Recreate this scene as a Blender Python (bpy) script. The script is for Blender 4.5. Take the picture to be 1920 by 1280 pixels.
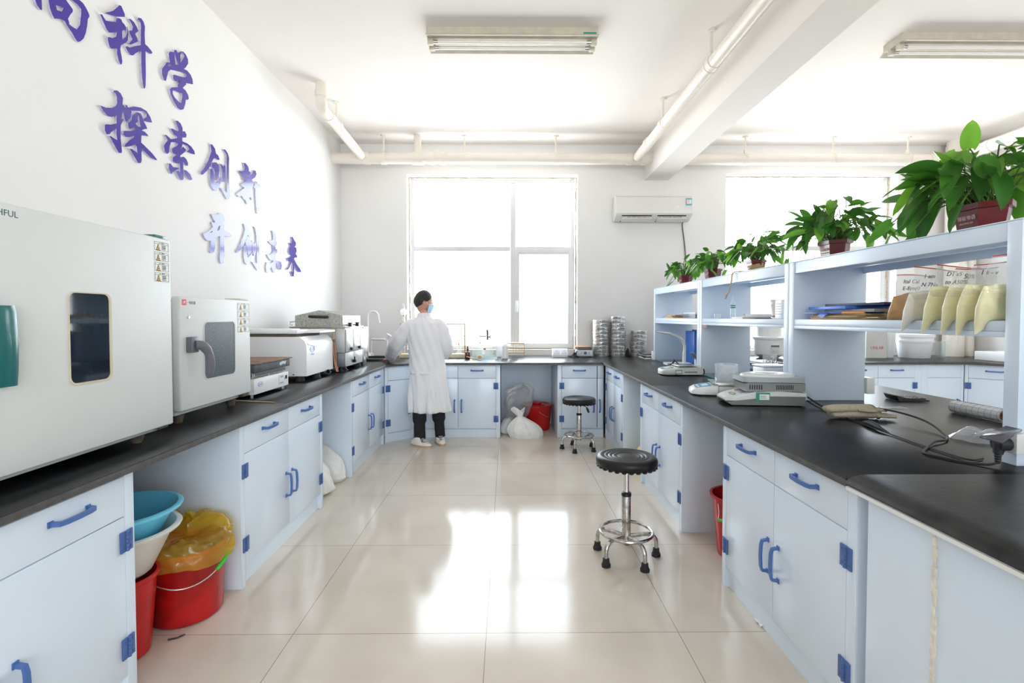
import bpy, bmesh, math, random
from math import pi, sin, cos, radians
from mathutils import Vector, Matrix
from mathutils.geometry import tessellate_polygon
for o in list(bpy.data.objects): bpy.data.objects.remove(o)
SC = bpy.context.scene
COL = SC.collection
V = Vector

# ---------------------------------------------------------------- camera
F_PX, CAM_H = 933.0, 1.314
cd = bpy.data.cameras.new('camera'); cam = bpy.data.objects.new('camera', cd); COL.objects.link(cam)
cd.sensor_width = 36.0; cd.lens = F_PX / 1920 * 36; cd.clip_start = 0.05; cd.clip_end = 200
cd.shift_y = -21.0 / 1920
cam.location = (0, 0, CAM_H)
cam.rotation_euler = (pi / 2 - math.atan(25 / F_PX), 0, -math.atan(8.5 / F_PX))
SC.camera = cam

# ---------------------------------------------------------------- sky, daylight, exposure
w = bpy.data.worlds.new('overcast_sky'); SC.world = w; w.use_nodes = True
bg = w.node_tree.nodes['Background']
# overcast sky above, brighter sunlit pale concrete ground below the horizon
_nt = w.node_tree; _tc = _nt.nodes.new('ShaderNodeTexCoord'); _sx = _nt.nodes.new('ShaderNodeSeparateXYZ'); _cr = _nt.nodes.new('ShaderNodeValToRGB')
_nt.links.new(_tc.outputs['Generated'], _sx.inputs[0]); _mr = _nt.nodes.new('ShaderNodeMapRange'); _mr.inputs[1].default_value = -1; _mr.inputs[2].default_value = 1
_nt.links.new(_sx.outputs[2], _mr.inputs[0]); _nt.links.new(_mr.outputs[0], _cr.inputs[0])
_cr.color_ramp.elements[0].position = .49; _cr.color_ramp.elements[0].color = (.86, .855, .85, 1)
_cr.color_ramp.elements[1].position = .51; _cr.color_ramp.elements[1].color = (.57, .625, .69, 1)
_nt.links.new(_cr.outputs[0], bg.inputs[0]); bg.inputs[1].default_value = 14.6
SC.view_settings.view_transform = 'Standard'; SC.view_settings.look = 'None'
SC.view_settings.gamma = 1.0; SC.view_settings.use_curve_mapping = False
SC.view_settings.exposure = 0.0
SC.cycles.max_bounces = 14; SC.cycles.diffuse_bounces = 8; SC.cycles.glossy_bounces = 6
SC.cycles.transmission_bounces = 10; SC.cycles.transparent_max_bounces = 24
SC.cycles.caustics_reflective = False; SC.cycles.caustics_refractive = False
SC.cycles.sample_clamp_indirect = 12.0
def portal(name, loc, rot, sx, sy):
    l = bpy.data.lights.new(name, 'AREA'); l.shape = 'RECTANGLE'; l.size = sx; l.size_y = sy
    l.cycles.is_portal = True
    o = bpy.data.objects.new(name, l); COL.objects.link(o); o.location = loc; o.rotation_euler = rot
WY = 6.40            # inner face of the window wall
LX, RX, BY, CZ = -2.12, 5.92, -4.8, 3.51
WIN1 = (-1.285, 0.90, 0.885, 3.13); WIN2 = (2.80, 5.02, 0.885, 3.15)      # x0 x1 z0 z1
for n, (a, b, c, d) in (('window_daylight', WIN1), ('window_daylight_beyond', WIN2)):
    portal(n, ((a + b) / 2, WY + 0.30, (c + d) / 2), (-pi / 2, 0, 0), b - a, d - c)
REARFILL = (-0.4, 4.2, 0.9, 3.1)  # opening added behind the camera, sized to fill the camera-facing surfaces
portal('rear_fill', ((REARFILL[0] + REARFILL[1]) / 2, BY - 0.2, 2.0), (pi / 2, 0, 0), REARFILL[1] - REARFILL[0], 2.2)

# ---------------------------------------------------------------- materials
MATS = {}
def mat(name, col, rough=0.5, metal=0.0, spec=0.5, var=0.04, vscale=6.0, bump=0.0, bscale=120.0, alpha=1.0,
        trans=0.0, ior=1.45, coat=0.0, sub=0.0, emit=None, detail=3.0):
    if name in MATS: return MATS[name]
    m = bpy.data.materials.new(name); m.use_nodes = True; nt = m.node_tree; b = nt.nodes['Principled BSDF']
    c = (*col, 1.0)
    tc = nt.nodes.new('ShaderNodeTexCoord'); nz = nt.nodes.new('ShaderNodeTexNoise')
    nz.inputs['Scale'].default_value = vscale; nz.inputs['Detail'].default_value = detail
    nt.links.new(tc.outputs['Object'], nz.inputs['Vector'])
    mr = nt.nodes.new('ShaderNodeMapRange'); mr.inputs[1].default_value = 0.3; mr.inputs[2].default_value = 0.7
    mr.inputs[3].default_value = 1 - var; mr.inputs[4].default_value = 1 + var
    nt.links.new(nz.outputs[0], mr.inputs[0])
    mx = nt.nodes.new('ShaderNodeVectorMath'); mx.operation = 'SCALE'; mx.inputs[0].default_value = col
    nt.links.new(mr.outputs[0], mx.inputs[3]); nt.links.new(mx.outputs[0], b.inputs['Base Color'])
    b.inputs['Roughness'].default_value = rough; b.inputs['Metallic'].default_value = metal
    b.inputs['Specular IOR Level'].default_value = spec; b.inputs['IOR'].default_value = ior
    b.inputs['Alpha'].default_value = alpha; b.inputs['Transmission Weight'].default_value = trans
    b.inputs['Coat Weight'].default_value = coat; b.inputs['Coat Roughness'].default_value = 0.05
    if sub: b.inputs['Subsurface Weight'].default_value = sub; b.inputs['Subsurface Radius'].default_value = (.02, .015, .01)
    if bump:
        n2 = nt.nodes.new('ShaderNodeTexNoise'); n2.inputs['Scale'].default_value = bscale; n2.inputs['Detail'].default_value = 4
        nt.links.new(tc.outputs['Object'], n2.inputs['Vector'])
        bp = nt.nodes.new('ShaderNodeBump'); bp.inputs['Strength'].default_value = bump; bp.inputs['Distance'].default_value = 0.01
        nt.links.new(n2.outputs[0], bp.inputs['Height']); nt.links.new(bp.outputs[0], b.inputs['Normal'])
    MATS[name] = m; return m
def clear(name, col, opac=0.08, rough=0.03, gl=1.0):
    """thin clear glass or film: see-through with Fresnel reflection and a little tint"""
    m = bpy.data.materials.new(name); m.use_nodes = True; nt = m.node_tree
    for n in list(nt.nodes): nt.nodes.remove(n)
    out = nt.nodes.new('ShaderNodeOutputMaterial'); tr = nt.nodes.new('ShaderNodeBsdfTransparent'); tr.inputs[0].default_value = (*col, 1)
    df = nt.nodes.new('ShaderNodeBsdfDiffuse'); df.inputs[0].default_value = (*col, 1)
    tl = nt.nodes.new('ShaderNodeBsdfTranslucent'); tl.inputs[0].default_value = (*col, 1)
    gs = nt.nodes.new('ShaderNodeBsdfGlossy'); gs.inputs[1].default_value = rough
    lw0 = nt.nodes.new('ShaderNodeLayerWeight'); lw0.inputs[0].default_value = .5
    lw1 = nt.nodes.new('ShaderNodeMath'); lw1.operation = 'POWER'; lw1.inputs[1].default_value = 5; nt.links.new(lw0.outputs['Facing'], lw1.inputs[0])
    lw = nt.nodes.new('ShaderNodeMath'); lw.operation = 'MULTIPLY_ADD'; lw.inputs[1].default_value = .75; lw.inputs[2].default_value = .04; nt.links.new(lw1.outputs[0], lw.inputs[0])
    nz = nt.nodes.new('ShaderNodeTexNoise'); nz.inputs['Scale'].default_value = 9
    tc = nt.nodes.new('ShaderNodeTexCoord'); nt.links.new(tc.outputs['Object'], nz.inputs[0])
    mr = nt.nodes.new('ShaderNodeMapRange'); mr.inputs[3].default_value = opac * 0.7; mr.inputs[4].default_value = opac * 1.3
    nt.links.new(nz.outputs[0], mr.inputs[0])
    m0 = nt.nodes.new('ShaderNodeMixShader'); m0.inputs[0].default_value = 0.5
    nt.links.new(df.outputs[0], m0.inputs[1]); nt.links.new(tl.outputs[0], m0.inputs[2])
    m1 = nt.nodes.new('ShaderNodeMixShader'); nt.links.new(mr.outputs[0], m1.inputs[0])
    nt.links.new(tr.outputs[0], m1.inputs[1]); nt.links.new(m0.outputs[0], m1.inputs[2])
    ml = nt.nodes.new('ShaderNodeMath'); ml.operation = 'MULTIPLY'; ml.inputs[1].default_value = gl
    nt.links.new(lw.outputs[0], ml.inputs[0])
    m2 = nt.nodes.new('ShaderNodeMixShader'); nt.links.new(ml.outputs[0], m2.inputs[0])
    nt.links.new(m1.outputs[0], m2.inputs[1]); nt.links.new(gs.outputs[0], m2.inputs[2])
    nt.links.new(m2.outputs[0], out.inputs[0]); MATS[name] = m; return m

PLASTER = mat('white_plaster', (.79, .785, .78), .75, spec=.3, var=.02, vscale=1.3, bump=.05, bscale=30)
CEIL = mat('ceiling_paint', (.83, .795, .77), .8, spec=.2, var=.02, vscale=1.0, bump=.04, bscale=20)
REVEAL = mat('reveal_plaster', (.80, .78, .74), .8, var=.05, vscale=9)
PANEL = mat('pale_blue_panel', (.71, .80, .90), .22, spec=.5, var=.012, vscale=2)
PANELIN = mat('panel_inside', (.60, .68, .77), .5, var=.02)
SHELFM = mat('pale_blue_board', (.68, .78, .90), .28, spec=.5, var=.015, vscale=3)
BLUE = mat('blue_plastic', (.075, .16, .42), .35, var=.05)
BLACKTOP = mat('black_phenolic_top', (.009, .009, .010), .28, spec=.25, var=.35, vscale=5, bump=.02, bscale=60)
WORN = mat('worn_black_top', (.016, .0155, .0155), .34, spec=.3, var=.7, vscale=14, bump=.06, bscale=45, detail=8)
EDGE = mat('slab_edge', (.075, .07, .066), .5, var=.25, vscale=30)
WHITEMETAL = mat('cream_enamel', (.68, .70, .69), .42, var=.02, vscale=4, bump=.05, bscale=260)
OFFWHITE = mat('offwhite_plastic', (.78, .78, .77), .35, var=.02)
WHITE = mat('white_plastic', (.86, .86, .87), .3, var=.02)
PVC = mat('cream_pvc', (.80, .75, .68), .35, var=.03)
GREYP = mat('grey_plastic', (.12, .12, .14), .35, var=.05)
DARK = mat('black_plastic', (.012, .012, .013), .4, var=.1)
RUBBER = mat('black_rubber', (.02, .02, .021), .6, var=.1)
CHROME = mat('chrome', (.72, .70, .68), .14, metal=1, var=.08, vscale=25)
STEEL = mat('stainless_steel', (.74, .73, .71), .26, metal=1, var=.06, vscale=40)
DULLSTEEL = mat('spotted_steel', (.42, .41, .38), .45, metal=.7, var=.3, vscale=60, detail=8)
GLASS = clear('window_glass', (.97, .985, .98), .02, .0, .8)
LABGLASS = clear('lab_glass', (.965, .985, .98), .07, .02, .8)
SHEETGLASS = clear('sheet_glass', (.62, .84, .82), .22, .02)
GREENEDGE = mat('glass_edge', (.03, .42, .38), .2, var=.1)
FILM = clear('clear_film', (.93, .93, .92), .22, .12)
INK = mat('black_ink', (.02, .02, .03), .6)
PAPER = mat('white_paper', (.85, .85, .84), .7)
KRAFT = mat('kraft_paper', (.50, .34, .17), .75, var=.08)
WOOD = mat('pale_wood', (.60, .40, .20), .55, var=.15, vscale=20)
WOODDK = mat('brown_wood', (.36, .19, .09), .55, var=.2, vscale=30)
RED = mat('red_plastic', (.50, .012, .012), .3, var=.12, vscale=8)
REDDIRTY = mat('scuffed_red_plastic', (.40, .007, .008), .33, var=.45, vscale=7, detail=6)

# ---------------------------------------------------------------- mesh helpers
class MB:
    def __init__(s): s.bm = bmesh.new(); s.mi = 0
    def _new(s, n0):
        s.bm.faces.ensure_lookup_table()
        for i in range(n0, len(s.bm.faces)): s.bm.faces[i].material_index = s.mi
    def box(s, x0, x1, y0, y1, z0, z1, bev=0.0, seg=2):
        n0 = len(s.bm.faces)
        vs = [s.bm.verts.new((x, y, z)) for x in (x0, x1) for y in (y0, y1) for z in (z0, z1)]
        q = [(0, 1, 3, 2), (4, 6, 7, 5), (0, 4, 5, 1), (2, 3, 7, 6), (0, 2, 6, 4), (1, 5, 7, 3)]
        fs = [s.bm.faces.new([vs[i] for i in f]) for f in q]
        if bev:
            es = list({e for f in fs for e in f.edges})
            bmesh.ops.bevel(s.bm, geom=es, offset=bev, segments=seg, profile=.5, affect='EDGES')
        s._new(n0); return s
    def prism(s, poly, axis, a, b, holes=(), bev=0.0):
        """poly of 2-D points extruded along axis x, y or z from a to b"""
        n0 = len(s.bm.faces)
        def P(u, v, t): return {'x': (t, u, v), 'y': (u, t, v), 'z': (u, v, t)}[axis]
        loops = [list(poly)] + [list(h) for h in holes]
        flat = [q for l in loops for q in l]
        va = [s.bm.verts.new(P(u, v, a)) for u, v in flat]; vb = [s.bm.verts.new(P(u, v, b)) for u, v in flat]
        if not holes and not bev or len(loops) == 1:
            try: s.bm.faces.new(va); s.bm.faces.new(vb)
            except ValueError: pass
        else:
            for t in tessellate_polygon([[V((u, v, 0)) for u, v in l] for l in loops]):
                for vv in (va, vb):
                    try: s.bm.faces.new([vv[i] for i in t])
                    except ValueError: pass
        k = 0
        for l in loops:
            n = len(l)
            for i in range(n):
                j = (i + 1) % n
                try: s.bm.faces.new([va[k + i], va[k + j], vb[k + j], vb[k + i]])
                except ValueError: pass
            k += n
        bmesh.ops.recalc_face_normals(s.bm, faces=s.bm.faces[n0:] if False else list(s.bm.faces)[n0:])
        s._new(n0); return s
    def ring(s, c, ax, r, seg, ref=None):
        ax = V(ax).normalized(); ref = V(ref) if ref else (V((0, 0, 1)) if abs(ax.z) < .9 else V((1, 0, 0)))
        u = ax.cross(ref).normalized(); w_ = ax.cross(u).normalized()
        return [s.bm.verts.new(V(c) + (u * cos(2 * pi * i / seg) + w_ * sin(2 * pi * i / seg)) * r) for i in range(seg)]
    def skin(s, rings, cap0=True, cap1=True, closed=False):
        n0 = len(s.bm.faces); n = len(rings[0])
        prs = list(zip(rings[:-1], rings[1:])) + ([(rings[-1], rings[0])] if closed else [])
        for a, b in prs:
            for i in range(n):
                j = (i + 1) % n
                try: s.bm.faces.new([a[i], a[j], b[j], b[i]])
                except ValueError: pass
        if not closed:
            if cap0: s.bm.faces.new(rings[0][::-1])
            if cap1: s.bm.faces.new(rings[-1])
        s._new(n0); return s
    def cyl(s, p0, p1, r0, r1=None, seg=20, cap=True):
        r1 = r0 if r1 is None else r1; ax = V(p1) - V(p0)
        return s.skin([s.ring(p0, ax, r0, seg), s.ring(p1, ax, r1, seg)], cap, cap)
    def lathe(s, c, prof, seg=28, cap0=True, cap1=True, sq=None, rot=0.0):
        """prof: [(r, z)...] about the vertical through c; sq=(sx,sy) squashes it"""
        sx, sy = sq or (1, 1); cx, cy, cz = c; rs = []
        for r, z in prof:
            r = max(r, 1e-4)
            rs.append([s.bm.verts.new((cx + r * sx * cos(2 * pi * i / seg + rot), cy + r * sy * sin(2 * pi * i / seg + rot), cz + z)) for i in range(seg)])
        return s.skin(rs, cap0, cap1)
    def tube(s, pts, r, seg=10, closed=False, cap=True):
        pts = [V(p) for p in pts]; n = len(pts); rs = []; ref = None
        for i, p in enumerate(pts):
            if closed: t = pts[(i + 1) % n] - pts[i - 1]
            else: t = pts[min(i + 1, n - 1)] - pts[max(i - 1, 0)]
            t.normalize()
            if ref is None: ref = V((0, 0, 1)) if abs(t.z) < .9 else V((1, 0, 0))
            u = t.cross(ref); u.normalize(); w_ = u.cross(t).normalized(); ref = w_
            rr = r[i] if isinstance(r, (list, tuple)) else r
            rs.append([s.bm.verts.new(p + (u * cos(2 * pi * k / seg) + w_ * sin(2 * pi * k / seg)) * rr) for k in range(seg)])
        return s.skin(rs, cap, cap, closed)
    def bar(s, pts, wd, th, up):
        """rectangular section swept along pts; wd across 'up', th along it"""
        pts = [V(p) for p in pts]; up = V(up); rs = []
        for i, p in enumerate(pts):
            t = (pts[min(i + 1, len(pts) - 1)] - pts[max(i - 1, 0)]).normalized(); side = up.normalized(); nrm = t.cross(side).normalized()
            rs.append([s.bm.verts.new(p + side * a * wd / 2 + nrm * b * th / 2) for a, b in ((1, 1), (-1, 1), (-1, -1), (1, -1))])
        return s.skin(rs)
    def ball(s, c, r, seg=18, sq=(1, 1, 1)):
        n0 = len(s.bm.faces)
        bmesh.ops.create_uvsphere(s.bm, u_segments=seg, v_segments=max(6, seg // 2), radius=1,
                                  matrix=Matrix.Translation(c) @ Matrix.Diagonal((r * sq[0], r * sq[1], r * sq[2], 1)))
        s._new(n0); return s
    def grid(s, fn, nu, nv, closed_u=False):
        n0 = len(s.bm.faces)
        g = [[s.bm.verts.new(fn(i / (nu if closed_u else nu - 1), j / (nv - 1))) for i in range(nu)] for j in range(nv)]
        for j in range(nv - 1):
            for i in range(nu if closed_u else nu - 1):
                k = (i + 1) % nu
                try: s.bm.faces.new([g[j][i], g[j][k], g[j + 1][k], g[j + 1][i]])
                except ValueError: pass
        s._new(n0); return s
    def xf(s, M): s.bm.transform(M); return s
def root_of(p):
    while p.parent: p = p.parent
    return p
def mw(o): return Matrix.LocRotScale(o.location, o.rotation_euler, None)
def part(name, mb, m, parent=None, smooth=35, label=None, world=False, recalc=True, mod=None):
    """link a mesh. Coordinates are the thing's own frame; world=True converts from world to it. Without parent the origin moves to the base."""
    me = bpy.data.meshes.new(name)
    if recalc: bmesh.ops.recalc_face_normals(mb.bm, faces=mb.bm.faces)
    mb.bm.to_mesh(me); mb.bm.free()
    for k in (m if isinstance(m, (list, tuple)) else [m]): me.materials.append(k)
    o = bpy.data.objects.new(name, me)
    if parent is None:
        xs = [v.co for v in me.vertices]
        b = V(((min(v.x for v in xs) + max(v.x for v in xs)) / 2, (min(v.y for v in xs) + max(v.y for v in xs)) / 2, min(v.z for v in xs)))
        me.transform(Matrix.Translation(-b)); o.location = b
    else:
        if world:
            r = root_of(parent); me.transform(mw(r).inverted())
            if r.type == 'MESH' and False: pass
        o.parent = parent
    if smooth:
        me.shade_smooth()
        try: me.set_sharp_from_angle(angle=radians(smooth))
        except Exception: pass
    if label: o['label'] = label
    if mod:
        for k in mod: 
            md = o.modifiers.new(k[0].lower(), k[0])
            for a, v in k[1].items(): setattr(md, a, v)
    COL.objects.link(o); return o
def tag(o, label, cat, group=None):
    o['label'] = label; o['category'] = cat
    if group: o['group'] = group
    return o
def thing(name, label, cat, loc=(0, 0, 0), rz=0.0, group=None):
    o = bpy.data.objects.new(name, None); COL.objects.link(o); o.location = loc; o.rotation_euler = (0, 0, rz)
    o.empty_display_size = .05; return tag(o, label, cat, group)
def struct(name, mb, m, parent=None, smooth=0):
    o = part(name, mb, m, parent, smooth)
    if parent is None: o['kind'] = 'structure'
    return o
def dup(o, parent=None):
    c = o.copy(); COL.objects.link(c); c.parent = parent
    for ch in list(o.children): dup(ch, c)
    return c
def text_mb(body, size, M, mb=None, ext=0.0006, align='LEFT', spacing=1.0):
    """raised lettering: text laid in its own x-y plane, then placed by M"""
    cu = bpy.data.curves.new('t', 'FONT'); cu.body = body; cu.size = size; cu.extrude = ext; cu.align_x = align
    cu.space_character = spacing; cu.resolution_u = 3
    ob = bpy.data.objects.new('t', cu); COL.objects.link(ob)
    bpy.context.view_layer.update(); dg = bpy.context.evaluated_depsgraph_get()
    me = bpy.data.meshes.new_from_object(ob.evaluated_get(dg)); bpy.data.objects.remove(ob); bpy.data.curves.remove(cu)
    me.transform(M); mb = mb or MB(); n0 = len(mb.bm.faces); mb.bm.from_mesh(me); mb._new(n0); bpy.data.meshes.remove(me); return mb
def basis(o, x, y):
    """matrix with origin o and in-plane axes x (reading direction) and y (up)"""
    x = V(x).normalized(); y = V(y).normalized(); z = x.cross(y); M = Matrix((x, y, z)).transposed().to_4x4(); M.translation = V(o); return M
def arc(c, r, a0, a1, n, u=(1, 0, 0), v=(0, 0, 1)):
    return [V(c) + (V(u) * cos(a0 + (a1 - a0) * i / n) + V(v) * sin(a0 + (a1 - a0) * i / n)) * r for i in range(n + 1)]
def rrect(x0, x1, z0, z1, r, n=4):
    p = []
    for cx, cz, a in ((x1 - r, z1 - r, 0), (x0 + r, z1 - r, pi / 2), (x0 + r, z0 + r, pi), (x1 - r, z0 + r, 1.5 * pi)):
        p += [(cx + r * cos(a + pi / 2 * i / n), cz + r * sin(a + pi / 2 * i / n)) for i in range(n + 1)]
    return p
def smooth_path(pts, n=6):
    pts = [V(p) for p in pts]; out = []
    for i in range(len(pts) - 1):
        p0, p1, p2, p3 = pts[max(i - 1, 0)], pts[i], pts[i + 1], pts[min(i + 2, len(pts) - 1)]
        for k in range(n):
            t = k / n
            out.append(.5 * ((2 * p1) + (p2 - p0) * t + (2 * p0 - 5 * p1 + 4 * p2 - p3) * t * t + (3 * p1 - p0 - 3 * p2 + p3) * t ** 3))
    return out + [pts[-1]]
def hsh(*a):
    x = sin(sum(v * k for v, k in zip(a, (12.9898, 78.233, 37.719, 9.17)))) * 43758.5453; return x - math.floor(x)
ZT = 0.82            # worktop height
# ================================================================ ROOM
def floor_mat():
    m = bpy.data.materials.new('polished_beige_tile'); m.use_nodes = True; nt = m.node_tree; b = nt.nodes['Principled BSDF']
    tc = nt.nodes.new('ShaderNodeTexCoord')
    br = nt.nodes.new('ShaderNodeTexBrick'); br.offset = 0; br.squash = 1
    br.inputs['Scale'].default_value = 1; br.inputs['Brick Width'].default_value = .8; br.inputs['Row Height'].default_value = .8
    br.inputs['Mortar Size'].default_value = .0016; br.inputs['Mortar Smooth'].default_value = .2
    br.inputs['Color1'].default_value = (1, 1, 1, 1); br.inputs['Color2'].default_value = (.96, .955, .95, 1); br.inputs['Mortar'].default_value = (.42, .38, .33, 1)
    mp = nt.nodes.new('ShaderNodeMapping'); mp.inputs['Location'].default_value = (.088, -.436, 0)
    nt.links.new(tc.outputs['Object'], mp.inputs[0]); nt.links.new(mp.outputs[0], br.inputs['Vector'])
    n1 = nt.nodes.new('ShaderNodeTexNoise'); n1.inputs['Scale'].default_value = 3.0; n1.inputs['Detail'].default_value = 6
    n2 = nt.nodes.new('ShaderNodeTexNoise'); n2.inputs['Scale'].default_value = 60; n2.inputs['Detail'].default_value = 3
    for n in (n1, n2): nt.links.new(tc.outputs['Object'], n.inputs['Vector'])
    r1 = nt.nodes.new('ShaderNodeValToRGB'); r1.color_ramp.elements[0].position = .3; r1.color_ramp.elements[1].position = .7
    r1.color_ramp.elements[0].color = (.62, .555, .475, 1); r1.color_ramp.elements[1].color = (.70, .635, .555, 1)
    nt.links.new(n1.outputs[0], r1.inputs[0])
    mx = nt.nodes.new('ShaderNodeMix'); mx.data_type = 'RGBA'; mx.blend_type = 'MULTIPLY'; mx.inputs[0].default_value = 1
    nt.links.new(r1.outputs[0], mx.inputs[6]); nt.links.new(br.outputs[0], mx.inputs[7]); nt.links.new(mx.outputs[2], b.inputs['Base Color'])
    rr = nt.nodes.new('ShaderNodeMapRange'); rr.inputs[3].default_value = .08; rr.inputs[4].default_value = .15
    nt.links.new(n2.outputs[0], rr.inputs[0]); nt.links.new(rr.outputs[0], b.inputs['Roughness'])
    b.inputs['Specular IOR Level'].default_value = .5
    return m
FLOOR = floor_mat()
T = .24
o = struct('floor', MB().box(LX - T, RX + T, BY - T, WY + T, -.1, 0), FLOOR)
o.data.transform(Matrix.Translation(o.location)); o.location = (0, 0, 0)          # texture in room coordinates
struct('ceiling', MB().box(LX - T, RX + T, BY - T, WY + T, CZ, CZ + .15), CEIL)
struct('wall_left', MB().box(LX - T, LX, BY - T, WY + T, 0, CZ), PLASTER)
struct('wall_right', MB().box(RX, RX + T, BY - T, WY + T, 0, CZ), PLASTER)
def wall_with_windows(name, y0, y1, wins, z1=CZ):
    mb = MB(); x = LX
    for (a, b, c, d) in wins:
        mb.box(x, a, y0, y1, 0, z1); mb.box(a, b, y0, y1, 0, c); mb.box(a, b, y0, y1, d, z1); x = b
    mb.box(x, RX, y0, y1, 0, z1); return struct(name, mb, PLASTER)
wall_with_windows('wall_far', WY, WY + T, [WIN1, WIN2])
wall_with_windows('wall_back', BY - T, BY, [REARFILL])
FRAME = mat('white_upvc', (.68, .685, .69), .35, var=.02)
SEAL = mat('dirty_sealant', (.64, .55, .43), .9, var=.3, vscale=40, detail=8, bump=.4, bscale=80)
def window(name, W, mull, yo):
    a, b, c, d = W; y0, y1 = yo, yo + .06; f = .05
    root = thing(name, '', ''); del root['label'], root['category']; root['kind'] = 'structure'; root.location = ((a + b) / 2, y0, c)
    bmid = c + (d - c) * .588
    mb = MB()
    mb.box(a + .02, a + .02 + f, y0, y1, c, d, .004).box(b - .02 - f, b - .02, y0, y1, c, d, .004)
    mb.box(a + .02 + f, b - .02 - f, y0 + .001, y1 - .001, d - .02 - f, d - .02, .004).box(a + .02 + f, b - .02 - f, y0 + .001, y1 - .001, c + .002, c + f, .004)
    mb.box(mull - .035, mull + .035, y0 + .001, y1 - .001, c + f, d - .02 - f, .004)
    mb.box(a + .02 + f, mull - .036, y0 + .002, y1 - .002, bmid - .03, bmid + .03, .004); mb.box(mull + .036, b - .02 - f, y0 + .002, y1 - .002, bmid - .03, bmid + .03, .004)
    part('window_frame', mb, FRAME, root, world=True)
    # opening casement with handle and hinges
    cx0, cx1, cz0, cz1 = mull + .02, b - .045, c + .02, bmid - .01
    mb = MB(); s = .062
    mb.box(cx0, cx0 + s, y0 - .02, y0 + .0, cz0, cz1, .005).box(cx1 - s, cx1, y0 - .02, y0 + .0, cz0, cz1, .005)
    mb.box(cx0 + s, cx1 - s, y0 - .019, y0 + .0, cz1 - s, cz1, .005).box(cx0 + s, cx1 - s, y0 - .019, y0, cz0, cz0 + s, .005)
    part('window_sash', mb, FRAME, root, world=True)
    mb = MB(); hz = cz0 + (cz1 - cz0) * .45
    mb.box(cx0 + .014, cx0 + .044, y0 - .032, y0 - .02, hz - .03, hz + .04, .006).box(cx0 + .018, cx0 + .040, y0 - .058, y0 - .042, hz - .11, hz + .02, .006).cyl((cx0 + .029, y0 - .05, hz + .01), (cx0 + .029, y0 - .025, hz + .01), .008, seg=10)
    part('window_handle', mb, WHITE, root, world=True)
    mb = MB()
    for z in (cz0 + .1, cz1 - .1): mb.cyl((cx1 + .004, y0 - .016, z - .045), (cx1 + .004, y0 - .016, z + .045), .007, seg=8)
    part('window_hinge', mb, STEEL, root, world=True)
    mb = MB(); yg = y0 + .03
    for (p, q, r_, t) in ((a + .02 + f, mull - .035, bmid + .03, d - .02 - f), (mull + .035, b - .02 - f, bmid + .03, d - .02 - f), (a + .02 + f, mull - .035, c + f, bmid - .03)):
        mb.box(p, q, yg - .003, yg + .003, r_, t)
    mb.box(cx0 + s, cx1 - s, y0 - .01, y0 - .004, cz0 + s, cz1 - s)
    part('pane', mb, GLASS, root, world=True, smooth=0)
    mb = MB()                                                     # cracked mortar line round the frame
    n = 26
    for k in range(n):
        t0, t1 = k / n, (k + 1) / n
        for sx in (a, b):
            wv = .004 + .010 * hsh(k, sx); x0_, x1_ = (sx, sx + wv) if sx == a else (sx - wv, sx)
            mb.box(x0_, x1_, y0 - .004, y0 + .03, c + (d - c) * t0, c + (d - c) * t1)
        wv = .002 + .006 * hsh(k, 3); mb.box(a + (b - a) * t0, a + (b - a) * t1, y0 - .004, y0 + .03, d - wv, d)
        wv = .004 + .010 * hsh(k, 5); mb.box(a + (b - a) * t0, a + (b - a) * t1, y0 - .022, y0 + .03, c - .004, c + wv * .7)
    part('sealant', mb, SEAL, root, world=True, smooth=0)
    return root
window('window_1', WIN1, .075, WY + .15)
window('window_2', WIN2, 4.18, WY + .15)
def rear_fill_window():  # unseen window added in the back wall for fill light
    a, b, c, d = REARFILL; root = thing('added_fill_window', '', ''); del root['label'], root['category']; root['kind'] = 'structure'; root.location = ((a + b) / 2, BY - .15, c)
    mb = MB()
    for x in (a, a + (b - a) / 3, a + 2 * (b - a) / 3, b - .06): mb.box(x, x + .06, BY - .18, BY - .12, c, d)
    for z in (c, d - .06): mb.box(a, b, BY - .179, BY - .121, z, z + .06)
    part('window_frame', mb, FRAME, root, world=True)
    part('pane', MB().box(a + .05, b - .05, BY - .153, BY - .147, c + .05, d - .05), GLASS, root, world=True, smooth=0)
rear_fill_window()
# beam across the ceiling towards the window wall
struct('trim_1', MB().box(1.755, 2.055, BY, WY, 3.06, CZ), CEIL)
bpy.data.objects['trim_1']['label'] = 'ceiling beam'
# darker blue-grey skirting of the window wall below the sills
DUST = mat('stained_sill', (.60, .54, .45), .8, var=.2, vscale=10, detail=6)
struct('trim_2', MB().box(WIN1[0] + .001, WIN1[1] - .001, WY - .004, WY + .125, WIN1[2] + .0005, WIN1[2] + .007), DUST)

# ---------------------------------------------------------------- pipes
def clamp_rod(mbc, mbr, c, axis, r, top=CZ):
    c = V(c)
    d = V((1, 0, 0)) if axis == 'x' else V((0, 1, 0))
    for s in (-.012, .012): mbc.cyl(c + d * (s - .006), c + d * (s + .006), r + .005, seg=24)
    mbc.box(c.x - .014, c.x + .014, c.y - .014, c.y + .014, c.z + r, c.z + r + .05, .003)
    mbr.cyl((c.x, c.y, c.z + r + .02), (c.x, c.y, top), .011, seg=8); mbr.cyl((c.x, c.y, top - .015), (c.x, c.y, top), .032, .034, seg=12)
PY, PZ = 6.10, 3.235
def pipe(name, label, body, collars, clamps, cat='pipe'):
    t = thing(name, label, cat, (body[0][0], body[0][1], body[0][2]))
    return t
t = thing('drain_pipe', 'long cream drain pipe running along the window wall under the ceiling', 'pipe', (2, PY, PZ))
part('pipe_run', MB().cyl((LX, PY, PZ), (5.345, PY, PZ), .066, seg=28), PVC, t, world=True)
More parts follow.
